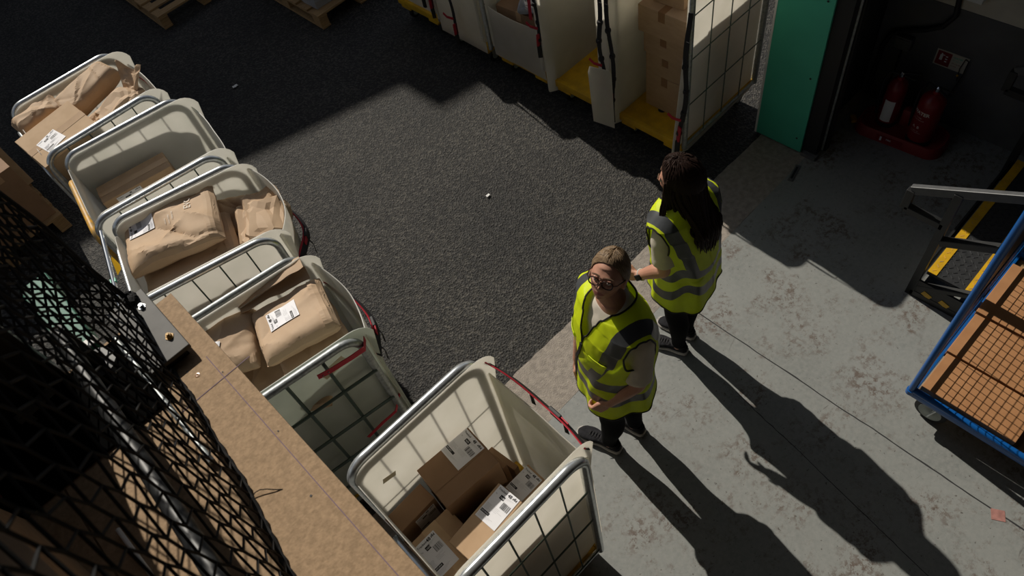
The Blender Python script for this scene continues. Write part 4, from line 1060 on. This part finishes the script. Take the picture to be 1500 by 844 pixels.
class Poly:
    """polygons in a (u,v) domain that can be cut by scalar fields, then mapped to 3D"""
    @staticmethod
    def grid(u0, u1, nu, v0, v1, nv):
        U = [lerp(u0, u1, i/nu) for i in range(nu+1)]; V = [lerp(v0, v1, j/nv) for j in range(nv+1)]
        return [[(U[i], V[j]), (U[i+1], V[j]), (U[i+1], V[j+1]), (U[i], V[j+1])] for j in range(nv) for i in range(nu)]
    @staticmethod
    def cut(polys, f):
        pos, neg, segs = [], [], []; cache = {}
        def val(p):
            if p not in cache: cache[p] = f(*p)
            return cache[p]
        def cross(a, c):
            if a > c: a, c = c, a
            va = val(a); lo, hi = 0.0, 1.0
            for _ in range(18):
                mid = (lo+hi)/2; vm = f(a[0]+(c[0]-a[0])*mid, a[1]+(c[1]-a[1])*mid)
                if (vm > 0) == (va > 0): lo = mid
                else: hi = mid
            t = (lo+hi)/2; return (a[0]+(c[0]-a[0])*t, a[1]+(c[1]-a[1])*t)
        for P in polys:
            s = [val(p) > 0 for p in P]
            if all(s): pos.append(P); continue
            if not any(s): neg.append(P); continue
            A, B, X = [], [], []
            for i in range(len(P)):
                p, q = P[i], P[(i+1) % len(P)]; (A if s[i] else B).append(p)
                if s[i] != s[(i+1) % len(P)]:
                    x = cross(p, q); A.append(x); B.append(x); X.append(x)
            if len(A) > 2: pos.append(A)
            if len(B) > 2: neg.append(B)
            if len(X) == 2: segs.append((X[0], X[1]))
        return pos, neg, segs
    @staticmethod
    def chain(segs):
        K = lambda p: (round(p[0], 5), round(p[1], 5)); adj = {}; pt = {}
        for a, c in segs:
            ka, kc = K(a), K(c)
            if ka == kc: continue
            pt[ka] = a; pt[kc] = c; adj.setdefault(ka, []).append(kc); adj.setdefault(kc, []).append(ka)
        out = []; used = set()
        starts = [k for k in adj if len(adj[k]) == 1]+list(adj)
        for s in starts:
            if s in used: continue
            line = [s]; used.add(s); cur = s
            while True:
                nx = [k for k in adj[cur] if k not in used]
                if not nx:
                    if len(line) > 2 and s in adj[cur] and cur != line[1]: line.append(s)
                    break
                cur = nx[0]; used.add(cur); line.append(cur)
            if len(line) > 2: out.append([pt[k] for k in line])
        return out
    @staticmethod
    def emit(b, tagged, S, off=0.0):
        idx = {}; vs = []; out = {}
        for polys, m in tagged:
            fs = out.setdefault(m, [])
            for P in polys:
                f = []
                for p in P:
                    k = (round(p[0], 6), round(p[1], 6))
                    if k not in idx: idx[k] = len(vs); vs.append(S(*p))
                    if not f or f[-1] != idx[k]: f.append(idx[k])
                if len(f) > 2 and f[0] == f[-1]: f.pop()
                if len(set(f)) > 2: fs.append(f)
        base = len(b.v); b.v += [Vector(p) for p in vs]
        for m, fs in out.items():
            i = b.mi(m); b.f += [[base+k for k in f] for f in fs]; b.m += [i]*len(fs)

def person(spec):
    O = Vector(spec['origin']); Hh = spec['height']; rel = lambda p: Vector(p)-O
    root = thing('person', spec['label'], 'person', O)
    kz = Hh/1.66
    # ---- torso axis
    pel, ch, nk = rel(spec['pelvis']), rel(spec['chest']), rel(spec['neck'])
    azh, azc = spec['az_hip'], spec['az_chest']
    def axis(z):
        keys = [(0,)+tuple(pel.xy)+(azh,), (pel.z,)+tuple(pel.xy)+(azh,), (ch.z,)+tuple(ch.xy)+(azc,), (nk.z,)+tuple(nk.xy)+(azc,)]
        return keyed(keys, z)
    def ring(z, a, b_, t, e=2.3, tilt=0.0):
        x, y, az = axis(z); f, r = frame(az); c_, s_ = math.cos(t), math.sin(t)
        cx = math.copysign(abs(s_)**(2/e), s_); cy = math.copysign(abs(c_)**(2/e), c_)
        return Vector((x, y, z+tilt*cy))+r*(a*cx)+f*(b_*cy)
    wf = spec.get('wide', 1.0)
    body_keys = [(z*Hh, a*wf*kz, b_*wf*kz, y) for z, a, b_, y in ((.45, .150, .105, 0), (.52, .172, .122, 0), (.60, .148, .108, 0), (.68, .150, .118, 0), (.74, .158, .118, 0), (.79, .160, .095, 0), (.815, .140, .080, 0), (.835, .085, .062, 0), (.855, .056, .056, 0))]
    b = MB(); rings = []
    for i in range(40):
        z = lerp(.45*Hh, .855*Hh, i/39); a, b_, _ = keyed(body_keys, z); rings.append([ring(z, a, b_, 2*PI*j/40) for j in range(40)])
    b.loft(rings, 'skin')
    hc = rel(spec['head']); T = head_matrix(hc, spec['az_head'], spec['pitch'], spec.get('roll', 0)) @ Matrix.Scale(spec.get('hs', 1.0)*kz**.3, 4)
    capsule(b, *[list(x) for x in zip(*[((nk+Vector((0, 0, -.05))), .06*kz), (nk+Vector((0, 0, .01)), .054*kz), (T @ Vector((0, -.030, -.075)), .050*kz), (T @ Vector((0, -.022, -.03)), .05*kz)])], 'skin', 20)
    add_head(b, T)
    for arm in spec['arms']:
        s, e, w_ = rel(arm['sh']), rel(arm['el']), rel(arm['wr'])
        P, Rr = smooth_path([(s, .047*kz), (s.lerp(e, .5), .044*kz), (e, .040*kz), (e.lerp(w_, .3), .0415*kz), (w_, .027*kz)], 6)
        capsule(b, P, Rr, 'skin', 16)
        P2 = [rel(arm['sh'])+Vector((0, 0, -.01)), ch+(rel(arm['sh'])-ch)*.3+Vector((0, 0, .05))]; capsule(b, P2, [.045*kz, .05*kz], 'skin', 12)
        add_hand(b, w_, arm['hd'], arm['pn'], arm['side'], arm['curl'], size=.95*kz)
    legs = []
    f_h, r_h = frame(azh)
    for sgn, L in zip((-1, 1), spec['legs']):
        hip = pel+r_h*(sgn*.088*kz)+Vector((0, 0, -.02)); ank = rel(L['ankle']); kn = hip.lerp(ank, .50)+dirv(L['az'])*.012; calf = kn.lerp(ank, .38)-dirv(L['az'])*.012
        keys = [(hip+Vector((0, 0, .05)), .088*kz*wf), (hip.lerp(kn, .35), .080*kz*wf), (kn, .056*kz), (calf, .054*kz), (ank+Vector((0, 0, .05)), .036*kz), (ank-Vector((0, 0, .02)), .034*kz)]
        P, Rr = smooth_path(keys, 6); capsule(b, P, Rr, 'skin', 18); legs.append((P, Rr, ank, L))
        df = dirv(L['az']); capsule(b, [ank+Vector((0, 0, -.05))-df*.02, ank+Vector((0, 0, -.058))+df*.06, ank+Vector((0, 0, -.062))+df*.12], [.026, .020, .016], 'skin', 12)
    Ti = T.inverted()
    def post(me):
        for mm in ('lip',): me.materials.append(M[mm])
        for p in me.polygons:
            q = Ti @ p.center
            if q.y > .06 and ((q.x/.024)**2+((q.z+.0605)/.0105)**2) < 1: p.material_index = 1
    remesh(b, 'body', root, .0036, 3, post)
    # ---- eyes, brows
    for s in (-1, 1):
        b = MB(); c = Vector((s*.031, .0745, .006)); b.T = T
        b.sphere(c, .0118, 'eye', 10); b.sphere(c+Vector((0, .0075, .0008)), .0055, 'iris', 8)
        b.T = Matrix.Identity(4)
        def lid(u, v):
            a = lerp(-1.15, 1.15, u); el = lerp(.22, 1.25, v); r = .0132
            return T @ (c+Vector((r*math.sin(a)*math.cos(el*.6), r*math.cos(a)*math.cos(el), r*math.sin(el)))), (T.to_3x3() @ Vector((0, 1, .4))).normalized()
        b.sheet(lid, 8, 5, .001, 'skin'); b.build('eye', root, True)
        b = MB(); pts = []
        for i in range(9):
            x = s*lerp(.012, .050, i/8); d = None; zz = .0245+.006*math.sin(PI*(.15+.7*i/8)); 
            best = .0835-.28*max(0, abs(x)-.015)**1.3; pts.append(T @ Vector((x, best+.006, zz)))
        b.tube(pts, [.0014+.0016*math.sin(PI*(i+.8)/9.5) for i in range(9)], 'brow', 6); b.build('eyebrow', root, True)
    # ---- leggings
    b = MB(); rings = []
    for i in range(14):
        z = lerp(.46*Hh, .60*Hh, i/13); a, b_, _ = keyed(body_keys, z); rings.append([ring(z, a+.009, b_+.009, 2*PI*j/36) for j in range(36)])
    b.loft(rings, 'legging')
    for P, Rr, ank, L in legs:
        n = len(P)-4; capsule(b, P[:n], [r+.0085 for r in Rr[:n]], 'legging', 18)
    remesh(b, 'leggings', root, .007, 3)
    # ---- shoes
    for P, Rr, ank, L in legs:
        f, r = frame(L['az']); g = Vector((ank.x, ank.y, 0)); heel = g-f*.062*kz; Ls = .262*kz
        def outline(t):   # half widths along the shoe: outer/inner
            k = [(0, .018, 0), (.06, .031, 0), (.2, .034, 0), (.42, .034, .003), (.68, .046, .002), (.85, .043, -.002), (.95, .030, -.004), (1.0, .010, -.005)]
            return keyed(k, t)
        def sect(t, z0, z1, grow, m, n=20):
            rings = []
            for i in range(n+1):
                tt = i/n; hw, ofs = outline(tt); hw = (hw+grow)*kz; z_ = z1(tt); ring_ = []
                for j in range(16):
                    a = 2*PI*j/16; cx = math.cos(a); cz = math.sin(a)
                    zz = (z0+z_)/2+(z_-z0)/2*math.copysign(abs(cz)**.55, cz); wdt = hw*math.copysign(abs(cx)**(.7 if cz < 0 else 1.0), cx)
                    ring_.append(heel+f*(tt*Ls+(tt-.5)*grow*2)+r*(wdt+ofs*kz)+Vector((0, 0, zz)))
                rings.append(ring_)
            b.loft(rings, m)
        b = MB(); hcurve = [(0, .075, 0), (.10, .085, 0), (.26, .088, 0), (.36, .080, 0), (.5, .066, 0), (.7, .054, 0), (.86, .046, 0), (1, .030, 0)]
        sect(0, .018, lambda t: keyed(hcurve, t)[0]*kz, -.002, 'shoe'); up_ = b.build('shoe', root, 60)
        b = MB(); sect(0, .0, lambda t: keyed([(0, .034), (.3, .028), (.7, .023), (.9, .026), (1, .032)], t)[0], .003, L.get('sole', 'rubber_sole')); tag(b.build('sole', up_, 50), 'pale rubber sole')
        b = MB(); b.tube([heel+f*(.060*kz+.046*kz*math.cos(a))+r*(.034*kz*math.sin(a))+Vector((0, 0, (.086+.004*math.cos(a))*kz)) for a in [2*PI*i/20 for i in range(20)]], .006, 'piping', 6, closed=True)
        for i in range(5):
            t = .42+i*.065; z = keyed(hcurve, t)[0]*kz+.003; hw = .020
            b.tube([heel+f*(t*Ls)+r*(-hw)+Vector((0, 0, z-.006)), heel+f*((t+.02)*Ls)+Vector((0, 0, z+.002)), heel+f*((t+.035)*Ls)+r*hw+Vector((0, 0, z-.008))], .0022, 'strap_black', 5)
            b.tube([heel+f*(t*Ls)+r*(hw)+Vector((0, 0, z-.006)), heel+f*((t+.02)*Ls)+Vector((0, 0, z+.002)), heel+f*((t+.035)*Ls)+r*(-hw)+Vector((0, 0, z-.008))], .0022, 'strap_black', 5)
        b.tube([heel+f*(.40*Ls)+Vector((0, 0, .082*kz))+r*(.03*math.sin(a))+f*(-.015*math.cos(2*a)) for a in [PI*2*i/12 for i in range(13)]], .002, 'strap_black', 5)
        b.build('laces', up_, True)
    # ---- t-shirt: body and sleeves in one surface
    b = MB(); rings = []
    hem = spec.get('tee_hem', .435)
    tk = [(z*Hh, a*wf*kz, b_*wf*kz, y) for z, a, b_, y in ((.43, .172, .128, 0), (.52, .182, .134, 0), (.62, .166, .124, 0), (.72, .168, .130, 0), (.785, .170, .108, 0), (.815, .150, .088, 0), (.834, .104, .074, 0), (.852, .064, .062, 0))]
    zt = .851*Hh
    for i in range(36):
        z = lerp(hem*Hh, zt, i/35); a, b_, _ = keyed(tk, z); rings.append([ring(z, a, b_, 2*PI*j/40, 2.2, tilt=-.014*max(0, (z/Hh-.80)/.045)) for j in range(40)])
    b.loft(rings, 'tee')
    for arm in spec['arms']:
        s, e = rel(arm['sh']), rel(arm['el']); d = (e-s).normalized(); end = s.lerp(e, arm.get('sleeve', .86))
        c0 = ch+(s-ch)*.45+Vector((0, 0, .05*kz))
        P, Rr = smooth_path([(c0, .052*kz), (s+Vector((0, 0, -.008)), .055*kz), (s.lerp(e, .4), .061*kz), (end, .064*kz)], 6)
        b.tube(P, Rr, 'tee', 20)
    tee = remesh(b, 't_shirt', root, .0065, 4)
    me = tee.data     # gentle cloth folds
    for v in me.vertices:
        n_ = noise.noise(Vector((v.co.x*11, v.co.y*11, v.co.z*17)))*.0035+noise.noise(v.co*28)*.0015; v.co += v.normal*n_
    # ---- hi-vis vest
    vk = [(v, z*Hh, a*wf*kz, b_*wf*kz) for v, z, a, b_ in spec['vest']]
    def S0(u, v, off=0.0):
        z, a, b_ = keyed(vk, v); fold = 0
        low = max(0, 1-v/.55)
        fold += .010*low*math.sin(u*5+spec['seed'])+.006*low*math.sin(u*9+2.1*spec['seed'])
        fold += .005*noise.noise((math.sin(u)*2.2, math.cos(u)*2.2, v*5+spec['seed']))+.0028*noise.noise((math.sin(u)*6, math.cos(u)*6, v*15))
        if v > .8: fold *= max(.15, 1-(v-.8)*5)
        hemdrop = spec.get('hem', lambda u: 0)(u)*max(0, 1-v/.22)
        flare = .018*max(0, (abs(abs(u)-PI/2) < 1.1) and (v > .45 and v < .95))*math.cos(min(1.0, abs(abs(u)-PI/2)/1.1)*PI/2)*math.sin((v-.45)/.5*PI) if .45 < v < .95 else 0
        return ring(z+hemdrop, a+fold+off+flare*.6, b_+fold+off, u, 2.25, tilt=-.02*kz*max(0, (v-.9)*10)*1.0+(.006*math.cos(u)))
    S = lambda u, v: S0(u, v)
    def xl(u, v): z, a, b_ = keyed(vk, v); s_ = math.sin(u); return a*math.copysign(abs(s_)**(2/2.25), s_)/kz/wf
    polys = Poly.grid(-PI, PI, 132, 0, 1, 90)
    arm_c, arm_r = spec.get('arm_v', (.70, .165)), spec.get('arm_u', .47)
    f_arm = lambda u, v: ((abs(u)-PI/2)/arm_r)**2+((v-arm_c[0])/arm_c[1])**2-1
    vV = spec.get('vneck', .60)
    def f_neck(u, v):
        if math.cos(u) > 0: return (vV+(.985-vV)*min(1.0, abs(xl(u, v))/.074))-v
        return .955-v+.03*abs(math.sin(u))
    polys, _, sg1 = Poly.cut(polys, f_arm); polys, _, sg2 = Poly.cut(polys, f_neck)
    wv = spec.get('band_wave', lambda u: 0)
    bands = spec.get('bands', ((.13, .20), (.36, .43)))
    refl = []
    for lo, hi in bands:
        fld = lambda u, v, lo=lo, hi=hi: (hi-lo)/2-abs(v-wv(u)-(lo+hi)/2)
        r_, polys, _ = Poly.cut(polys, fld); refl += r_
    bx = spec.get('brace', (.088, .140))
    fb = lambda u, v: min((bx[1]-bx[0])/2-abs(abs(xl(u, v))-(bx[0]+bx[1])/2-.042*max(0, min(1, (v-.50)/.32))), (v-wv(u)-bands[-1][1])*3)
    r_, polys, _ = Poly.cut(polys, fb); refl += r_
    b = MB(); Poly.emit(b, [(polys, 'hivis'), (refl, 'reflective')], S)
    vest = b.build('hi_vis_vest', root, 180); 
    md = vest.modifiers.new('thickness', 'SOLIDIFY'); md.thickness = .003; md.offset = 0
    b = MB()
    for line in Poly.chain(sg1)+Poly.chain(sg2):
        pts = [S0(u, v, .001) for u, v in line]
        closed = (pts[0]-pts[-1]).length < .004
        if len(pts) > 4: b = MB(); b.tube(pts[:-1] if closed else pts, .0042, 'piping', 6, closed=closed); b.build('edge_piping', vest, True)
    b = MB(); b.tube([S0(-PI+2*PI*i/132, .002, .001) for i in range(132)], .0042, 'piping', 6, closed=True)
    b.build('edge_piping', vest, True)
    b = MB(); b.ribbon([S0(0, lerp(.0, vV, i/60), .0055) for i in range(61)], frame(azc)[1], .014, .005, 'piping'); b.build('zip', vest)
    for (u0, u1, v0, v1, m) in spec.get('pockets', ()):
        b = MB()
        def pf(u, v): 
            uu, vv = lerp(u0, u1, u), lerp(v0, v1, v); p = S0(uu, vv, .007); q = S0(uu, vv, .02); return p, (q-p).normalized()
        b.sheet(pf, 10, 8, .003, m); b.build('pocket', vest, True)
    spec['hair'](root, T, rel)
    for fn in spec.get('extras', ()): fn(root, T, rel, S0)
    return root

# ---- the two women
def scalp(b, T, m, field, off, groove=.0):
    dirs = Poly.grid(-PI, PI, 96, .02, .985, 60)
    def D(u, v): th = PI*(1-v); return Vector((math.sin(th)*math.sin(u), math.sin(th)*math.cos(u), math.cos(PI*(1-v))))
    polys, _, sg = Poly.cut(dirs, lambda u, v: field(D(u, v)))
    def Sx(u, v):
        d = D(u, v); p = head_point(d); k = max(0.0, min(1.0, field(d)/.25)); o = off(d)*(.08+.92*k)
        o += groove*math.sin(u*38+6*noise.noise(d*3))*k+.0012*noise.noise(d*14)
        return T @ (p+d*o)
    Poly.emit(b, [(polys, m)], Sx)
def hair_front(root, T, rel):
    b = MB()
    fld = lambda d: .66*d.z-.72*d.y+.02-.30*max(0, -d.z-.05)*(1 if d.y > -.25 else .2)-.22*max(0, abs(d.x)-.75)*(1 if d.z < .1 else 0)
    scalp(b, T, 'hair_blonde', fld, lambda d: .012+.012*max(0, -d.y)-(.006 if abs(d.x) < .035 and d.z > .3 and d.y > -.5 else 0), .0012)
    h = b.build('hair', root, True); md = h.modifiers.new('t', 'SOLIDIFY'); md.thickness = .004; md.offset = -1
    b = MB(); base = T @ Vector((0, -.112, -.005))
    b.tube([base+(T.to_3x3() @ Vector((.016*math.cos(a), .004, .016*math.sin(a)))) for a in [2*PI*i/14 for i in range(14)]], .006, 'piping', 6, closed=True)
    rnd = random.Random(3)
    for i in range(26):
        a = rnd.uniform(0, 2*PI); r_ = rnd.uniform(0, .014); o = T.to_3x3() @ Vector((r_*math.cos(a), 0, r_*math.sin(a)))
        P = [base+o*.6+(T.to_3x3() @ Vector((0, .02, 0)))]+[base+o*(1.2-.3*t)+(T.to_3x3() @ Vector((0, -.03*math.sin(t*2.2), 0)))+Vector((0, 0, -.16*t*t-.01*t)) for t in (.1, .35, .6, .8, 1.0)]
        b.tube(P, [.005, .006, .0065, .0055, .004, .0015], 'hair_blonde', 6)
    b.build('ponytail', h, True)
def glasses(root, T, rel, S0):
    g = None; b = MB()
    for s in (-1, 1):
        pts = []
        for i in range(32):
            a = 2*PI*i/32; c_, s_ = math.cos(a), math.sin(a); x = s*.0315+.0232*math.copysign(abs(c_)**.75, c_); z = .001+.0175*math.copysign(abs(s_)**.75, s_)
            pts.append(T @ Vector((x, .0985-.20*max(0, abs(x)-.01)**1.35*1.6, z)))
        b.tube(pts, .0026, 'frame', 8, closed=True)
        b.tube([T @ Vector((s*.0545, .095, .006)), T @ Vector((s*.062, .090, .008)), T @ Vector((s*.070, .082, .010)), T @ Vector((s*.079, .03, .010)), T @ Vector((s*.080, -.012, .008)), T @ Vector((s*.076, -.03, -.006))], .0024, 'frame', 6)
    b.tube([T @ Vector((-.009, .0995, .004)), T @ Vector((0, .103, .008)), T @ Vector((.009, .0995, .004))], .0025, 'frame', 6)
    g = b.build('glasses', root, True)
    for s in (-1, 1):
        b = MB(); n = 24; ctr = T @ Vector((s*.0335, .0985, .001)); vs = [ctr]
        for i in range(n):
            a = 2*PI*i/n; c_, s_ = math.cos(a), math.sin(a); x = s*.0315+.0222*math.copysign(abs(c_)**.75, c_); z = .001+.0165*math.copysign(abs(s_)**.75, s_)
            vs.append(T @ Vector((x, .0995-.20*max(0, abs(x)-.01)**1.35*1.6, z)))
        b.add(vs, [(0, 1+i, 1+(i+1) % n) for i in range(n)], 'lens'); b.build('lens', g, True)
def ring_jewel(root, T, rel, S0): pass

V = Vector
person(dict(label='woman in glasses and hi-vis vest looking up, hair tied back', origin=(1.16, 1.10, 0), height=1.655, seed=1.3, wide=1.02,
    pelvis=(1.155, 1.10, .86), chest=(1.150, 1.088, 1.20), neck=(1.150, 1.095, 1.40), head=(1.156, 1.116, 1.532), az_hip=R(132), az_chest=R(161), az_head=R(199), pitch=R(31), roll=R(-5), hs=.87,
    legs=[dict(ankle=(1.073, 1.112, .085), az=R(103)), dict(ankle=(1.238, 1.082, .085), az=R(98))],
    arms=[dict(sh=(1.140, .948, 1.300), el=(1.085, .920, 1.005), wr=(.988, 1.005, .845), hd=(-.55, .42, -.6), pn=(.5, .7, -.1), side=1, curl=(.75, .8, .85, .9), sleeve=.90),
          dict(sh=(1.158, 1.226, 1.300), el=(1.150, 1.275, 1.01), wr=(1.080, 1.275, .80), hd=(-.1, 0, -1), pn=(.1, -1, 0), side=1, curl=(.4, .45, .5, .5))],
    vest=[(0, .425, .200, .176), (.3, .56, .190, .164), (.55, .70, .186, .162), (.72, .765, .196, .142), (.85, .812, .200, .112), (.93, .842, .130, .094), (1, .860, .078, .080)],
    bands=((.155, .215), (.345, .405)), vneck=.62, hem=lambda u: -.012*math.cos(u), tee_hem=.405,
    pockets=((-.75, -.25, .47, .60, 'hivis'), (.30, .80, .44, .60, 'hivis'), (.72, .86, .60, .625, 'reflective')),
    hair=hair_front, extras=(glasses,)))

def hair_back(root, T, rel):
    b = MB()
    fld = lambda d: .66*d.z-.74*d.y+.06+.35*max(0, abs(d.x)-.55)-.1*max(0, -d.z-.5)
    scalp(b, T, 'hair_dark', fld, lambda d: .017+.012*max(0, -d.y)-(.008 if abs(d.x+.10) < .03 and d.z > .45 else 0), .0016)
    h = b.build('hair', root, True); md = h.modifiers.new('t', 'SOLIDIFY'); md.thickness = .008; md.offset = -1
    rnd = random.Random(11); nn = 150
    azc = R(88); back = -dirv(azc); side = Vector((math.sin(azc), -math.cos(azc), 0))
    cen = rel(Vector((1.815, 1.245, 0)))
    b = MB()
    for i in range(nn):
        t = (i+.5)/nn*2-1+rnd.uniform(-.02, .02)                       # -1 left .. 1 right around the back of the head
        a = t*1.95; d = Vector((math.sin(a), -math.cos(a), rnd.uniform(.05, .55))).normalized(); lay = rnd.uniform(0, 1)
        p0 = T @ (head_point(d)+d*(.014+.010*lay)); d1 = Vector((d.x, d.y, -.25)).normalized(); p1 = T @ (head_point(d1)*1.0+d1*(.020+.018*lay))
        z2 = lerp(1.25, 1.22, rnd.random()); tt = t*(1-.10*abs(t))
        spread = .100+.015*lay
        front_ = max(0, abs(t)-.72)*.55
        p2 = Vector((cen.x, cen.y, z2))+side*(tt*spread)+back*(.118-.035*tt*tt+.020*lay-front_)
        zl = rnd.uniform(1.03, 1.14)+.08*abs(t)**2
        p3 = Vector((cen.x, cen.y, lerp(z2, zl, .5)))+side*(tt*spread*1.02+rnd.uniform(-.012, .012))+back*(.152-.03*tt*tt+.018*lay-front_)
        p4 = Vector((cen.x, cen.y, zl))+side*(tt*spread*.92+rnd.uniform(-.02, .02))+back*(.160-.03*tt*tt+.012*lay-front_)
        P, Rr = smooth_path([(p0, .006), (p1, .0088), (p2, .0082), (p3, .0062), (p4, .0010)], 5); b.tube(P, Rr, 'hair_dark', 6)
    for (tx, ln) in ((-1.0, .30), (-.97, .22), (-1.06, .26), (-.92, .34)):   # loose strands over the left shoulder
        a = tx*1.75; d = Vector((math.sin(a), -math.cos(a), -.1)).normalized(); p0 = T @ (head_point(d)+d*.012)
        q = p0+Vector((-.035, .012, -.10)); e_ = p0+Vector((-.075, -.03, -.12-ln*.45)); P, Rr = smooth_path([(p0, .006), (q, .005), (e_, .0012)], 6); b.tube(P, Rr, 'hair_dark', 5)
    b.build('long_lengths', h, True)
def watch(root, T, rel, S0):
    w_ = rel((1.612, 1.345, .825)); e = rel((1.648, 1.222, .945)); d = (w_-e).normalized(); c = w_-d*.018
    u = d.cross(Vector((0, 0, 1))).normalized(); n = u.cross(d)
    b = MB(); b.tube([c+(u*math.cos(a)+n*math.sin(a))*.0255 for a in [2*PI*i/24 for i in range(24)]], .0065, 'white', 8, closed=True, flat=.45)
    # flatten strap
    wt = b.build('wristwatch', root, True)
    out = (Vector((-.75, -.45, .6))-d*Vector((-.75, -.45, .6)).dot(d)).normalized(); x = d; y = out.cross(x)
    Rm3 = Matrix((x, y, out)).transposed()
    b = MB(); b.box(c+out*.031, (.036, .032, .010), 'ink', R=Rm3, bev=.004); b.build('watch_face', wt)
person(dict(label='woman with long dark hair seen from behind in hi-vis vest', origin=(1.82, 1.235, 0), height=1.525, seed=2.6, wide=1.04,
    pelvis=(1.835, 1.235, .80), chest=(1.815, 1.240, 1.10), neck=(1.808, 1.250, 1.285), head=(1.795, 1.270, 1.415), az_hip=R(98), az_chest=R(86), az_head=R(112), pitch=R(-4), hs=.93,
    legs=[dict(ankle=(1.783, 1.205, .08), az=R(107)), dict(ankle=(1.898, 1.235, .08), az=R(98))],
    arms=[dict(sh=(1.668, 1.250, 1.185), el=(1.648, 1.222, .945), wr=(1.612, 1.345, .825), hd=(-.3, .8, -.35), pn=(.85, .3, -.2), side=-1, curl=(.5, .55, .6, .65), sleeve=.80),
          dict(sh=(1.962, 1.225, 1.185), el=(1.995, 1.260, .93), wr=(1.925, 1.390, .86), hd=(-.7, .6, .1), pn=(-.5, -.7, .2), side=1, curl=(.5, .5, .5, .5))],
    vest=[(0, .415, .200, .172), (.3, .56, .190, .158), (.55, .70, .186, .154), (.72, .765, .196, .136), (.85, .812, .200, .110), (.93, .842, .130, .092), (1, .860, .078, .078)],
    bands=((.14, .20), (.335, .395)), vneck=.60, hem=lambda u: -.022*math.cos(3*u+.6)-.02*math.cos(u+2.2), tee_hem=.45,
    band_wave=lambda u: .028*math.cos(3*u+.6)+.012*math.sin(u*5),
    pockets=(), hair=hair_back, extras=(watch,)))
